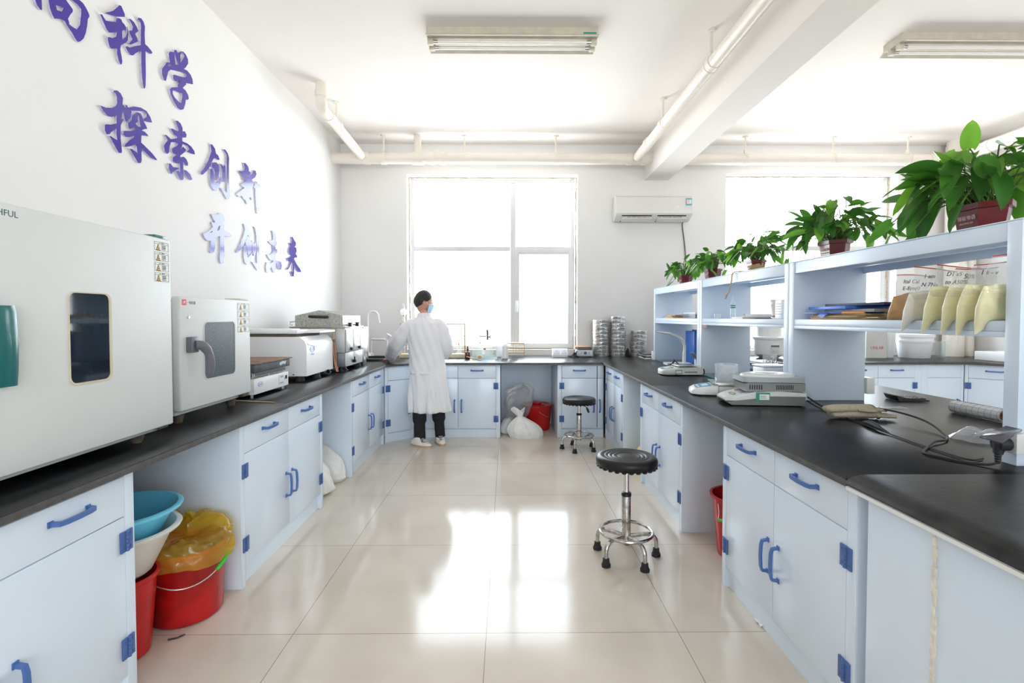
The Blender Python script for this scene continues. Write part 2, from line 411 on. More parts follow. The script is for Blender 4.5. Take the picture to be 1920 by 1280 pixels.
for x in (LX + .42, LX + .62, -.92, -.78, 1.48, 1.66, 5.18, 5.32): part('collar', MB().cyl((x - .03, PY, PZ), (x + .03, PY, PZ), .074, seg=28), PVC, t, world=True)
for x in (-1.50, -.52, .59, 2.90, 3.98, 4.90):
    a, b = MB(), MB(); clamp_rod(a, b, (x, PY, PZ), 'x', .066); c_ = part('clamp', a, PVC, t, world=True); part('hanger_rod', b, PVC, c_, world=True)
mb = MB().cyl((-1.09, PY, PZ + .06), (-1.09, PY, CZ), .045, seg=20).cyl((-1.15, PY, PZ), (-1.02, PY, PZ), .076, seg=24)
part('riser', mb, PVC, t, world=True)
t = thing('branch_pipe', 'cream pipe with an elbow dropping from the ceiling in the left corner', 'pipe', (-1.73, 4.9, CZ))
pth = [V((-1.75, 4.75, CZ)), V((-1.75, 4.75, 3.36))] + arc((-1.75, 4.83, 3.36), .08, pi, 1.5 * pi, 6, (0, 1, 0), (0, 0, 1)) + [V((-1.75, 4.95, 3.28)), V((-1.75, PY - .075, PZ + .01))]
part('pipe_run', MB().tube(pth, .05, 20), PVC, t, world=True)
part('collar', MB().cyl((-1.75, 4.75, 3.38), (-1.75, 4.75, 3.43), .057, seg=24), PVC, t, world=True)
for y in (4.93, 5.16): part('collar', MB().cyl((-1.75, y, 3.281), (-1.75, y + .05, 3.279), .057, seg=24), PVC, t, world=True)
a, b = MB(), MB(); clamp_rod(a, b, (-1.75, 5.17, 3.278), 'y', .05); c_ = part('clamp', a, PVC, t, world=True); part('hanger_rod', b, PVC, c_, world=True)
t = thing('branch_pipe', 'cream pipe running along the ceiling beam towards the window wall', 'pipe', (1.56, 3, PZ))
part('pipe_run', MB().cyl((1.565, BY, PZ + .03), (1.565, PY - .075, PZ), .052, seg=24), PVC, t, world=True)
for y in (3.82, 5.0, 5.55): part('collar', MB().cyl((1.565, y - .03, PZ + .008), (1.565, y + .03, PZ + .008), .059, seg=24), PVC, t, world=True)
for y in (2.4, 3.86, 5.05):
    a, b = MB(), MB(); clamp_rod(a, b, (1.565, y, PZ + .008), 'y', .052); c_ = part('clamp', a, PVC, t, world=True); part('hanger_rod', b, PVC, c_, world=True)
t = thing('branch_pipe', 'cream pipe running along the right wall above the largest potted plant', 'pipe', (5.40, 4, PZ))
part('pipe_run', MB().cyl((5.42, BY, PZ + .02), (5.42, PY + .066, PZ), .066, seg=24), PVC, t, world=True)
for y in (5.6, 5.9): part('collar', MB().cyl((5.42, y - .03, PZ), (5.42, y + .03, PZ), .073, seg=24), PVC, t, world=True)
for y in (3.4, 5.15):
    a, b = MB(), MB(); clamp_rod(a, b, (5.42, y, PZ), 'y', .066); c_ = part('clamp', a, PVC, t, world=True); part('hanger_rod', b, PVC, c_, world=True)
for x, r_, lab in ((5.62, .11, 'thick cream pipe standing in the far right corner'), (5.82, .058, 'thin cream pipe standing in the far right corner')):
    t = thing('standing_pipe', lab, 'pipe', (x, 6.2, ZT + .001))
    part('pipe_run', MB().cyl((x, 6.24 - r_ * .2, ZT + .001), (x, 6.24 - r_ * .2, CZ), r_, seg=24), PVC, t, world=True)
    for z in (1.9, 3.38): part('collar', MB().cyl((x, 6.24 - r_ * .2, z), (x, 6.24 - r_ * .2, z + .07), r_ + .006, seg=24), PVC, t, world=True)

# ---------------------------------------------------------------- ceiling lights
LAMPBODY = mat('yellowed_enamel', (.58, .545, .46), .5, var=.08, vscale=12, detail=5)
TUBE = mat('lamp_tube', (.85, .84, .82), .25, var=.01)
def tube_light(x0, x1, y, label):
    t = thing('ceiling_light', label, 'light', ((x0 + x1) / 2, y, CZ), group='ceiling tube lights')
    prof = [(-.10, 0), (.10, 0), (.10, -.05), (.14, -.075), (.135, -.08), (.085, -.062), (-.085, -.062), (-.135, -.08), (-.14, -.075), (-.10, -.05)]
    L_ = (x1 - x0) / 2
    part('housing', MB().prism([(a, b) for a, b in prof], 'x', -L_, L_), LAMPBODY, t, smooth=0)
    for s in (-.042, .042):
        mb = MB().cyl((-L_ + .06, s, -.083), (L_ - .06, s, -.083), .014, seg=16); mb.mi = 1
        for e in (-1, 1): mb.cyl((e * (L_ - .045), s, -.083), (e * (L_ - .08), s, -.083), .0146, seg=16)
        part('tube', mb, [TUBE, STEEL], t)
    for e in (-1, 1):
        for s in (-.042, .042): part('lamp_holder', MB().box(min(e * L_, e * (L_ - .045)) + (0.002 if e < 0 else -.002), max(e * L_, e * (L_ - .045)) + (0.002 if e < 0 else -.002), s - .016, s + .016, -.105, -.055, .003), LAMPBODY, t)
    mb = MB().box(L_ - .12, L_ - .02, -.1425, -.1405, -.08 + .008, -.06, 0); part('maker_plate', mb, mat('green_plate', (.03, .30, .25), .4), t, smooth=0)
tube_light(-.615, .69, 3.93, 'double tube ceiling light over the aisle in front of the left window')
tube_light(3.05, 4.36, 3.97, 'double tube ceiling light beyond the beam above the shelf plants')

# ---------------------------------------------------------------- wall lettering
GLOSSBLUE = mat('glossy_violet_acrylic', (.042, .019, .31), .14, spec=.5, var=.03, coat=.2)
ACRYL = mat('acrylic_edge', (.55, .53, .66), .2, var=.2, vscale=40)
LETTERS={
 'shang':[[[(2278,2750),(2279,2728),(2287,2711),(2304,2699),(2312,2704),(2311,2748),(2308,2769)]],[[(2343,2798),(2345,2769),(2351,2736),(2363,2713),(2372,2701),(2402,2717),(2428,2722),(2442,2706),(2466,2690),(2483,2672),(2498,2662),(2513,2673),(2532,2697),(2546,2731),(2555,2769),(2561,2810),(2571,2829),(2568,2840),(2552,2859),(2534,2872),(2514,2874),(2486,2874),(2449,2865)],[(2382,2769),(2423,2781),(2413,2757),(2387,2749)],[(2438,2827),(2455,2817),(2474,2805),(2474,2794),(2461,2774),(2446,2744),(2453,2727),(2450,2723),(2465,2719),(2494,2720),(2513,2753),(2522,2815),(2522,2836),(2498,2845),(2471,2847),(2456,2851),(2436,2838)]]],
 'ke':[[[(2668,2904),(2722,2947),(2754,2986),(2769,3007),(2783,3011),(2797,2994),(2807,2980),(2805,2965),(2758,2938),(2712,2918)]],[[(2639,2880),(2650,2886),(2675,2869),(2706,2883),(2743,2902),(2746,2919),(2762,2934),(2781,2938),(2788,2927),(2804,2923),(2814,2913),(2814,2899),(2789,2883),(2785,2875),(2785,2832),(2807,2855),(2820,2884),(2826,2924),(2829,2896),(2826,2851),(2811,2829),(2775,2795),(2769,2770),(2778,2735),(2782,2712),(2777,2693),(2767,2690),(2754,2705),(2745,2736),(2747,2758),(2741,2762),(2712,2743),(2698,2743),(2690,2756),(2685,2774),(2685,2788),(2695,2795),(2718,2802),(2741,2822),(2748,2848),(2741,2847),(2718,2831),(2696,2818),(2678,2826),(2658,2851)]],[[(2834,2971),(2849,2980),(2874,2978),(2894,2963),(2907,2946),(2885,2921),(2883,2914),(2897,2902),(2903,2884),(2876,2862),(2846,2837),(2831,2832),(2859,2873),(2847,2888),(2837,2901),(2838,2909),(2858,2922),(2866,2947),(2849,2963)]],[[(2900,3008),(2911,3024),(2932,3032),(2950,3022),(2960,3001),(2956,2953),(2959,2901),(2982,2898),(3009,2889),(3018,2881),(3003,2867),(2975,2862),(2961,2861),(2960,2810),(2960,2733),(2956,2662),(2950,2642),(2938,2639),(2928,2699),(2925,2773),(2927,2843),(2906,2831),(2880,2806),(2864,2787),(2844,2778),(2820,2790),(2806,2804),(2821,2814),(2840,2817),(2886,2851),(2923,2874),(2925,2928),(2928,2983),(2924,3006),(2911,3010)]]],
 'xue':[[[(3161,2953),(3174,2971),(3190,2978),(3212,2986),(3218,3005),(3234,3012),(3249,3001),(3280,3028),(3304,3038),(3330,3033),(3350,3013),(3352,2987),(3325,2948),(3307,2929),(3341,2935),(3376,2925),(3395,2903),(3399,2873),(3360,2860),(3325,2847),(3325,2839),(3251,2805),(3248,2813),(3272,2831),(3252,2826),(3223,2810),(3201,2814),(3198,2838),(3217,2848),(3259,2859),(3313,2877),(3335,2899),(3320,2905),(3280,2896),(3228,2879),(3177,2861),(3155,2838),(3142,2801),(3132,2771),(3114,2767),(3097,2795),(3098,2826),(3122,2858),(3141,2888),(3172,2903),(3166,2923)],[(3150,2866),(3156,2883),(3172,2893),(3181,2887)],[(3218,2983),(3227,2962),(3239,2943),(3252,2931),(3225,2914),(3217,2945)],[(3273,2999),(3287,3026),(3303,3027),(3313,3015),(3296,2985),(3275,2953)]],[[(3330,2842),(3291,2800),(3321,2797),(3346,2778),(3352,2756),(3336,2742),(3321,2739),(3314,2705),(3296,2665),(3267,2649),(3234,2650),(3195,2681),(3173,2707),(3166,2735),(3186,2755),(3242,2782),(3242,2801)],[(3193,2737),(3205,2745),(3253,2753),(3282,2763),(3286,2741),(3272,2695),(3252,2692),(3212,2704),(3193,2719)]]],
 'tan':[[[(2626,2408),(2661,2412),(2700,2426),(2728,2447),(2739,2467),(2738,2502),(2727,2519),(2716,2516),(2719,2527),(2742,2537),(2765,2532),(2782,2512),(2777,2478),(2799,2467),(2797,2484),(2809,2487),(2814,2478),(2836,2480),(2842,2464),(2835,2433),(2809,2397),(2794,2395),(2780,2437),(2769,2421),(2767,2393),(2782,2401),(2761,2357),(2759,2286),(2766,2217),(2762,2208),(2742,2204),(2717,2232),(2682,2272),(2690,2275),(2735,2267),(2730,2299),(2731,2330),(2696,2299),(2682,2281),(2662,2274),(2652,2292),(2653,2318),(2664,2327),(2697,2337),(2732,2357),(2734,2402),(2698,2378),(2671,2373),(2644,2388)]],[[(2827,2481),(2861,2501),(2913,2517),(2959,2517),(2989,2495),(3004,2467),(2978,2459),(2934,2450),(2936,2462),(2958,2480),(2959,2500),(2939,2506),(2886,2487),(2842,2471)]],[[(2815,2391),(2840,2417),(2845,2442),(2860,2458),(2886,2480),(2912,2483),(2925,2469),(2934,2449),(2953,2430),(2963,2415),(2936,2402),(2917,2388),(2942,2390),(2962,2383),(2972,2374),(2945,2369),(2915,2359),(2911,2317),(2940,2308),(3001,2284),(3028,2268),(3042,2257),(3021,2254),(2986,2255),(2919,2282),(2912,2260),(2913,2218),(2907,2199),(2885,2192),(2857,2219),(2821,2253),(2842,2256),(2881,2246),(2877,2282),(2862,2290),(2836,2272),(2799,2254),(2784,2252),(2794,2269),(2825,2301),(2857,2326),(2857,2338),(2825,2317),(2795,2308),(2778,2316),(2782,2336),(2802,2343),(2845,2359),(2867,2374),(2855,2383),(2827,2362),(2815,2370)],[(2871,2408),(2888,2429),(2886,2463),(2898,2464),(2904,2423),(2910,2406),(2893,2400)]]],
 'suo':[[[(3212,2557),(3236,2568),(3264,2562),(3284,2537),(3282,2518),(3305,2526),(3323,2511),(3316,2490),(3278,2476),(3278,2452),(3328,2456),(3371,2449),(3402,2429),(3408,2410),(3361,2402),(3322,2400),(3349,2425),(3332,2441),(3281,2437),(3264,2396),(3285,2420),(3314,2411),(3305,2394),(3255,2353),(3254,2340),(3292,2357),(3317,2349),(3333,2327),(3329,2309),(3299,2308),(3284,2320),(3283,2269),(3284,2210),(3271,2200),(3250,2198),(3207,2239),(3231,2248),(3252,2246),(3249,2301),(3209,2291),(3181,2296),(3182,2317),(3218,2344),(3230,2356),(3186,2345),(3175,2356),(3179,2373),(3224,2404),(3236,2424),(3204,2421),(3169,2409),(3156,2381),(3147,2337),(3132,2324),(3110,2330),(3102,2363),(3115,2382),(3138,2408),(3123,2426),(3109,2433),(3127,2438),(3154,2432),(3169,2427),(3225,2452),(3229,2464),(3190,2471),(3167,2493),(3187,2498),(3234,2500),(3243,2511),(3231,2536)]],[[(3146,2270),(3161,2274),(3184,2258),(3240,2271),(3223,2254),(3183,2229),(3171,2211),(3156,2213),(3143,2238)]],[[(3288,2273),(3315,2275),(3353,2262),(3374,2234),(3356,2223),(3331,2225),(3297,2246)]]],
 'chuang':[[[(3585,2538),(3607,2545),(3641,2526),(3653,2495),(3679,2491),(3698,2466),(3674,2456),(3634,2459),(3617,2443),(3603,2424),(3585,2391),(3547,2345),(3488,2296),(3468,2295),(3469,2310),(3506,2347),(3557,2417),(3597,2494)]],[[(3603,2416),(3656,2433),(3686,2421),(3692,2387),(3679,2337),(3656,2305),(3634,2302),(3629,2328),(3640,2352),(3624,2377),(3598,2385)]],[[(3576,2363),(3602,2371),(3614,2354),(3624,2327),(3625,2277),(3651,2281),(3688,2309),(3706,2342),(3705,2298),(3677,2255),(3650,2226),(3624,2223),(3586,2246),(3577,2294)]],[[(3700,2438),(3723,2437),(3741,2430),(3764,2450),(3769,2430),(3767,2356),(3761,2319),(3738,2314),(3725,2345),(3730,2388),(3713,2419)]],[[(3741,2555),(3772,2564),(3805,2547),(3823,2516),(3817,2461),(3817,2307),(3828,2234),(3814,2205),(3781,2199),(3745,2230),(3704,2259),(3723,2265),(3787,2246),(3788,2299),(3787,2425),(3790,2532),(3767,2545)]]],
 'xin':[[[(4031,2545),(4058,2551),(4096,2539),(4110,2521),(4112,2504),(4138,2497),(4128,2480),(4100,2458),(4163,2495),(4186,2531),(4221,2536),(4235,2513),(4208,2479),(4155,2444),(4178,2430),(4173,2388),(4125,2370),(4091,2360),(4159,2367),(4172,2329),(4171,2288),(4151,2278),(4134,2297),(4106,2285),(4099,2237),(4071,2226),(4050,2254),(4023,2254),(3998,2275),(3950,2256),(3918,2264),(3925,2277),(3983,2311),(4037,2347),(3984,2353),(3984,2364),(4027,2384),(4071,2415),(4012,2402),(4012,2430),(3997,2434),(3961,2452),(3961,2463),(4003,2469),(4035,2487),(4047,2513)]],[[(4183,2390),(4207,2420),(4207,2438),(4231,2450),(4254,2442),(4291,2442),(4305,2422),(4265,2409),(4259,2374),(4262,2298),(4263,2220),(4247,2186),(4233,2184),(4220,2258),(4210,2345),(4212,2386)]]],
 'kai':[[[(3583,2046),(3607,2046),(3665,2060),(3695,2076),(3725,2075),(3750,2050),(3749,2030),(3719,2017),(3736,1998),(3739,1954),(3792,1959),(3828,1949),(3838,1928),(3809,1921),(3742,1918),(3740,1841),(3741,1767),(3732,1721),(3710,1708),(3689,1712),(3677,1745),(3687,1809),(3688,1907),(3635,1889),(3627,1868),(3624,1820),(3612,1780),(3587,1770),(3560,1773),(3560,1797),(3572,1813),(3574,1855),(3534,1849),(3507,1859),(3485,1883),(3489,1895),(3516,1902),(3556,1923),(3601,1959),(3585,1980),(3589,1993),(3614,1990),(3630,1998),(3606,2017)],[(3654,1954),(3684,1984),(3692,1983),(3679,1946),(3653,1940)],[(3555,1906),(3596,1932),(3594,1920)]]],
 'chuang2':[[[(4018,2058),(4043,2060),(4078,2040),(4093,2010),(4125,2004),(4140,1980),(4103,1971),(4077,1980),(4060,1951),(4034,1915),(3987,1860),(3927,1816),(3903,1815),(3908,1826),(3958,1877),(4010,1959),(4040,2017)]],[[(4039,1915),(4060,1943),(4112,1948),(4144,1926),(4137,1875),(4120,1835),(4083,1819),(4073,1840),(4058,1870)]],[[(4013,1880),(4038,1889),(4058,1859),(4062,1806),(4077,1797),(4120,1824),(4147,1849),(4135,1798),(4091,1747),(4060,1737),(4029,1749),(4010,1789)]],[[(4139,1944),(4160,1939),(4176,1919),(4209,1941),(4214,1886),(4195,1825),(4173,1822),(4158,1862)]],[[(4180,2066),(4213,2069),(4251,2043),(4267,2000),(4259,1915),(4267,1803),(4265,1729),(4248,1710),(4220,1711),(4182,1737),(4139,1769),(4172,1772),(4221,1764),(4219,1881),(4217,2003),(4201,2045)]]],
 'wei':[[[(4497,2086),(4529,2092),(4561,2072),(4579,2039),(4572,2013),(4591,1992),(4577,1966),(4557,1957),(4563,1930),(4589,1931),(4593,1907),(4562,1885),(4554,1830),(4547,1817),(4613,1830),(4667,1824),(4684,1795),(4672,1763),(4645,1751),(4605,1762),(4580,1808),(4566,1795),(4565,1746),(4538,1715),(4512,1717),(4476,1761),(4444,1735),(4412,1705),(4382,1708),(4375,1751),(4390,1791),(4427,1798),(4464,1790),(4515,1810),(4515,1822),(4465,1817),(4428,1833),(4398,1861),(4441,1864),(4491,1882),(4517,1903),(4512,1956),(4469,1962),(4429,1980),(4495,2001),(4520,2008),(4519,2053)]]],
 'lai':[[[(4893,2092),(4926,2099),(4964,2073),(5002,2053),(4998,2026),(4970,2009),(5008,2001),(5016,1975),(4991,1939),(5022,1929),(5022,1909),(4967,1903),(4951,1888),(5012,1842),(5091,1803),(5123,1773),(5050,1767),(4995,1787),(4949,1829),(4950,1750),(4939,1713),(4908,1710),(4872,1749),(4887,1761),(4917,1754),(4919,1839),(4889,1848),(4858,1806),(4813,1770),(4770,1764),(4829,1803),(4867,1852),(4816,1853),(4795,1876),(4831,1884),(4891,1907),(4906,1922),(4854,1915),(4833,1945),(4841,1978),(4871,1998),(4849,2017),(4847,2030),(4894,2030),(4907,2065)]]],
}
LETTER_LABELS = {'shang': 'violet wall character cut by the top of the picture', 'ke': 'large violet wall character at the left of the top row, beside the cut one',
 'xue': 'violet wall character ending the top row', 'tan': 'largest violet wall character, first of the middle row', 'suo': 'violet wall character second in the middle row',
 'chuang': 'violet wall character third in the middle row', 'xin': 'violet wall character ending the middle row', 'kai': 'wall character first in the lowest row, whitened by glare',
 'chuang2': 'wall character second in the lowest row, whitened by glare', 'wei': 'pale violet wall character third in the lowest row', 'lai': 'pale violet wall character ending the lowest row near the window'}
for k, pieces in LETTERS.items():
    mb = MB()
    for pc in pieces:
        mb.mi = 1; n0 = len(mb.bm.faces)
        pl = [[(a / 1000, b / 1000) for a, b in l] for l in pc]
        mb.prism(pl[0], 'x', LX, LX + .012, pl[1:], bev=0)
        for f in list(mb.bm.faces)[n0:]:
            if all(abs(v.co.x - LX - .012) < 1e-5 for v in f.verts): f.material_index = 0
    tag(part('wall_character', mb, [GLOSSBLUE, ACRYL], smooth=0), LETTER_LABELS[k], 'sign', 'raised characters on the left wall')
# ================================================================ CABINETS
SCREW = mat('hinge_blue', (.07, .14, .36), .35, var=.05)
CH = ZT - .026       # cabinet height
def handle_mb(L_=.125, vert=False):
    """bow handle sticking out of the front (towards -y), centred on the origin"""
    h = L_ / 2; out = .03
    pts = [(-h, 0, 0), (-h + .004, -out * .85, 0), (-h + .022, -out, 0), (0, -out - .002, 0), (h - .022, -out, 0), (h - .004, -out * .85, 0), (h, 0, 0)]
    mb = MB().bar(pts, .014, .009, (0, 0, 1))
    for s in (-1, 1): mb.box(s * h - .009, s * h + .009, -.004, 0, -.009, .009, .001)
    if vert: mb.xf(Matrix.Rotation(pi / 2, 4, 'Y'))
    return mb
def hinge_mb():
    mb = MB(); mb.box(-.026, -.003, -.006, 0, -.035, .035, .001).box(.003, .026, -.006, 0, -.035, .035, .001)
    for k in range(5): mb.cyl((0, -.006, -.034 + k * .0138), (0, -.006, -.0215 + k * .0138), .0062, seg=10)
    for s in (-1, 1):
        for z in (-.022, .022): mb.cyl((s * .015, -.0075, z), (s * .015, -.005, z), .0035, seg=8)
    return mb
def put(name, mb, m, parent, loc, **k):
    mb.xf(Matrix.Translation(loc)); return part(name, mb, m, parent, **k)
def cabinet(label, loc, rz, wd, dp, cols, doors, stl=.04, stc=.04, group='pale blue bench cabinets', no_left=False):
    """front plane y=0 facing -y. cols: [(x0,x1,handle?)] drawers; doors: [(x0,x1,hinge side,handle side)]"""
    t = thing('base_cabinet', label, 'cabinet', loc, rz, group)
    mb = MB()
    mb.box(0, stl, 0, dp, 0, CH, .0015).box(wd - stc, wd, 0, dp, 0, CH, .0015)
    mb.box(stl, wd - stc, .03, dp, .09, .108).box(stl, wd - stc, dp - .01, dp - .001, .11, CH).box(stl, wd - stc, .001, dp - .012, CH - .01, CH)
    mb.box(stl, wd - stc, .022, .035, 0, .089)
    part('carcass', mb, PANEL, t)
    zd = .648; g = .0018
    for (a, b, hd) in cols:
        d = part('drawer', MB().box(a + g, b - g, .0005, .02, zd + g, CH - .012, .0012), PANEL, t)
        if hd: put('handle', handle_mb(), BLUE, d, ((a + b) / 2, 0.0005, .733))
    for (a, b, hs, ks) in doors:
        d = part('door', MB().box(a + g, b - g, .0005, .02, .105, zd - g, .0012), PANEL, t)
        if ks: put('handle', handle_mb(.13, True), BLUE, d, ((b - .038) if ks == 'r' else (a + .038), 0.0005, .345))
        if hs:
            for z in (.565, .205): put('hinge', hinge_mb(), SCREW, d, ((a if hs == 'l' else b), 0.0, z))
    return t
def std(label, loc, rz, wd, dp, stl=.04, stc=.04):
    m = (stl + wd - stc) / 2
    return cabinet(label, loc, rz, wd, dp, [(stl, m, 1), (m, wd - stc, 1)], [(stl, m, 'l', 'r'), (m, wd - stc, 'r', 'l')], stl, stc)
FL, FR, FY = -1.28, 1.06, 5.39
DL = 2.12 - 1.28 - .005
# left run (local x runs away from the camera)
std('bench cabinet under the large oven, nearest on the left', (FL, .786, 0), pi / 2, .914, DL)
std('bench cabinet under the hot plate on the left, beside the yellow bag bucket', (FL, 2.375, 0), pi / 2, 1.06, DL)
std('bench cabinet under the tall steel bath on the left', (FL, 4.065, 0), pi / 2, 1.085, DL)
# far run
dpf = WY - FY - .01
std('far cabinet behind the person in the white coat', (-1.0, FY, 0), 0, .92, dpf, .05, .045)
cabinet('far cabinet with a single drawer behind the far stool', (.545, FY, 0), 0, .50, dpf, [(.045, .43, 1), (.434, .498, 0)], [(.045, .43, 'l', 'r'), (.434, .498, None, 'r')], .044, .001)
# diagonal corner cabinet
ang = math.atan2(.215, .27); wdg = math.hypot(.27, .215) - .012
tg = cabinet('narrow corner cabinet set diagonally at the left of the person', (-1.275, 5.163, 0), ang, wdg, .55, [(.035, wdg - .02, 0)], [(.035, wdg - .02, 'l', 'r')], .034, .019)
# island, aisle side (local x runs towards the camera)
DI = .60
std('island cabinet under the sieves end, furthest from the camera', (FR, 5.36, 0), -pi / 2, .83, DI)
std('island cabinet under the small white balance, behind the near stool', (FR, 3.945, 0), -pi / 2, .955, DI)
std('island cabinet with the worn door nearest on the right', (FR, 2.42, 0), -pi / 2, .935, DI)
# blank bench end
t = thing('bench_end', 'blank pale blue bench side with a ragged sealant seam, at the right edge', 'panel', (FR, 1.0, 0))
part('side_panel', MB().box(FR, FR + .03, 1.21, 1.438, 0, ZT - .032, .001).box(FR + .001, FR + .03, .3, 1.2085, 0, ZT - .032, .001).box(FR + .05, 2.64, .3, 1.46, .0, ZT - .032), PANEL, t, world=True)
mb = MB()
for k in range(30):
    z0, z1 = .02 + k * .025, .045 + k * .025; a = .003 + .006 * hsh(k, 1); b = .003 + .006 * hsh(k, 2)
    mb.box(FR - .0015 - .002 * hsh(k, 4), FR + .004, 1.209 - a, 1.209 + b, z0, z1, .0008, 1)
part('sealant_bead', mb, mat('sealant', (.74, .70, .62), .6, var=.15, vscale=50), t, world=True)
# right bay cabinets, beyond the island
std('far cabinet in the right bay seen through the shelf opening under the powder bags', (3.60, FY, 0), 0, .93, dpf, .045, .07)
cabinet('wide far cabinet in the right bay beside the corner one', (4.531, FY, 0), 0, .468, dpf, [(.07, .44, 0)], [(.07, .44, None, 'r')], .07, .028)
adi = -pi / 4; cabinet('corner cabinet set diagonally in the right bay', (5.004, 5.388, 0), adi, .47, .42, [(.03, .44, 1)], [(.03, .44, 'l', 'r')], .03, .03)
std('far cabinet in the right bay beside the island end', (2.70, FY, 0), 0, .895, dpf, .04, .04)
std('right wall cabinet beyond the island', (5.345, 5.04, 0), -pi / 2, .90, .56)
std('right wall cabinet beyond the island, next one nearer', (5.345, 4.135, 0), -pi / 2, .90, .56)
# knee-hole back boards
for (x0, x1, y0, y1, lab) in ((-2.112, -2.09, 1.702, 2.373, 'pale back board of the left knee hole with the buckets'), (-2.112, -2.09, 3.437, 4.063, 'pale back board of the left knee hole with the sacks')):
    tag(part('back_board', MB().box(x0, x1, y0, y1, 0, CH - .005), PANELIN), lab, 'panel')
tag(part('back_board', MB().box(-.078, .543, 6.10, 6.12, 0, CH - .005), PANEL), 'pale back board behind the lidded red bucket', 'panel')
for (y0, y1, lab) in ((2.422, 2.988, 'pale back board in the island knee hole with the red bucket'), (3.948, 4.528, 'pale back board in the island knee hole behind the near stool')):
    tag(part('back_board', MB().box(FR + .62, FR + .64, y0, y1, 0, CH - .005), PANEL), lab, 'panel')
tag(part('island_core', MB().box(FR + .645, 2.64, 1.5, 5.36, 0, CH - .002), PANEL), 'pale blue far side of the island bench', 'cabinet')

# ================================================================ WORKTOPS
def slab(label, poly, z0=ZT - .025, z1=ZT, m=None, lip=()):
    mb = MB(); mb.prism(poly, 'z', z0, z1)
    es = [e for e in mb.bm.edges if all(v.co.z > z1 - 1e-4 for v in e.verts)]
    bmesh.ops.bevel(mb.bm, geom=es, offset=.0035, segments=2, profile=.5, affect='EDGES')
    for f in mb.bm.faces:
        n = f.normal if f.normal.length else f.normal_update() or f.normal
        if abs(f.normal.z) < .3: f.material_index = 1
    return tag(part('worktop', mb, [m or BLACKTOP, EDGE], smooth=30), label, 'worktop')
g = .001
slab('black worktop under the two ovens on the left', [(LX + g, .3), (-1.255, .3), (-1.255, 2.86 - g), (LX + g, 2.86 - g)])
slab('black worktop running from the hot plate round under the far window', [(LX + g, 2.86 + g), (-1.255, 2.86 + g), (-1.255, 5.14), (-.985, 5.355), (1.035 - g, 5.355), (1.035 - g, WY - g), (LX + g, WY - g)])
slab('black island worktop at the far end with the sieves', [(1.035 + g, 3.57 + g), (2.68, 3.57 + g), (2.68, WY - g), (1.035 + g, WY - g)])
slab('black island worktop with the grey balance and the cord', [(1.035, 1.498 + g), (2.68, 1.498 + g), (2.68, 3.57 - g), (1.035, 3.57 - g)])
slab('black worktop of the right bay under its window', [(2.68 + g, 5.355), (4.985, 5.355), (5.32, 5.02), (5.32, 3.2), (RX - g, 3.2), (RX - g, WY - g), (2.68 + g, WY - g)])
t = thing('worktop', 'worn black worktop with a rounded front edge on a white board, nearest on the right', 'worktop', (1.5, .8, ZT - .03))
pr = [(2.68, ZT - .004), (2.68, ZT + .014), (1.10, ZT + .014), (1.075, ZT + .013), (1.052, ZT + .008), (1.036, ZT - .001), (1.03, ZT - .012), (1.034, ZT - .018), (1.05, ZT - .004)]
mb = MB(); mb.prism(pr, 'y', .3, 1.495)
part('top', mb, WORN, t, world=True, smooth=50)
part('white_board', MB().box(1.031, 2.66, .3, 1.494, ZT - .031, ZT - .0205).box(1.037, 2.66, .3, 1.494, ZT - .0204, ZT - .0046), OFFWHITE, t, world=True, smooth=0)

# ================================================================ ISLAND SHELF
SX0, SX1 = 1.685, 2.115
SZ = (1.245, 1.30, 1.570, 1.635)
def shelf_unit(y0, y1, label):
    t = thing('reagent_shelf', label, 'shelf', ((SX0 + SX1) / 2, (y0 + y1) / 2, ZT + .0005), group='pale blue shelf units on the island')
    def W(name, mb): return part(name, mb, SHELFM, t, world=True)
    for a, b in ((y0, y0 + .05), (y1 - .05, y1)): W('side_panel', MB().box(SX0, SX1, a, b, ZT + .0005, SZ[3] - .001, .0015))
    a, b = y0 + .0505, y1 - .0505
    W('middle_shelf', MB().box(SX0 + .004, SX1 - .004, a, b, SZ[0] + .02, SZ[1], .001).box(SX0 + .003, SX0 + .022, a, b, SZ[0], SZ[0] + .019, .001).box(SX1 - .022, SX1 - .003, a, b, SZ[0], SZ[0] + .019, .001))
    W('top_shelf', MB().box(SX0, SX1, y0, y1, SZ[3], SZ[3] + .004, .001).box(SX0 + .004, SX0 + .022, a, b, SZ[2], SZ[3] - .001, .001).box(SX1 - .022, SX1 - .004, a, b, SZ[2], SZ[3] - .001, .001)
      .box(SX0 + .023, SX1 - .023, a, b, SZ[3] - .02, SZ[3] - .001).box(SX0 + .19, SX0 + .215, a, b, SZ[2] + .012, SZ[3] - .021))
    return t
shelf_unit(1.62, 2.968, 'island shelf unit with the powder bags, nearest the camera')
shelf_unit(2.971, 4.359, 'middle island shelf unit with the glass burette bottle and clipboard')
shelf_unit(4.362, 5.72, 'far island shelf unit above the desk lamp and blue binder')
# small red label and white scuffs stay with their boards
t = tag(part('shelf_tag', MB().box(SX0 - .0015, SX0 - .0002, 4.19, 4.29, 1.225, 1.2445), mat('dark_red_tag', (.25, .05, .04), .5)), 'small dark red tag hanging under the middle shelf beside the lamp', 'label')
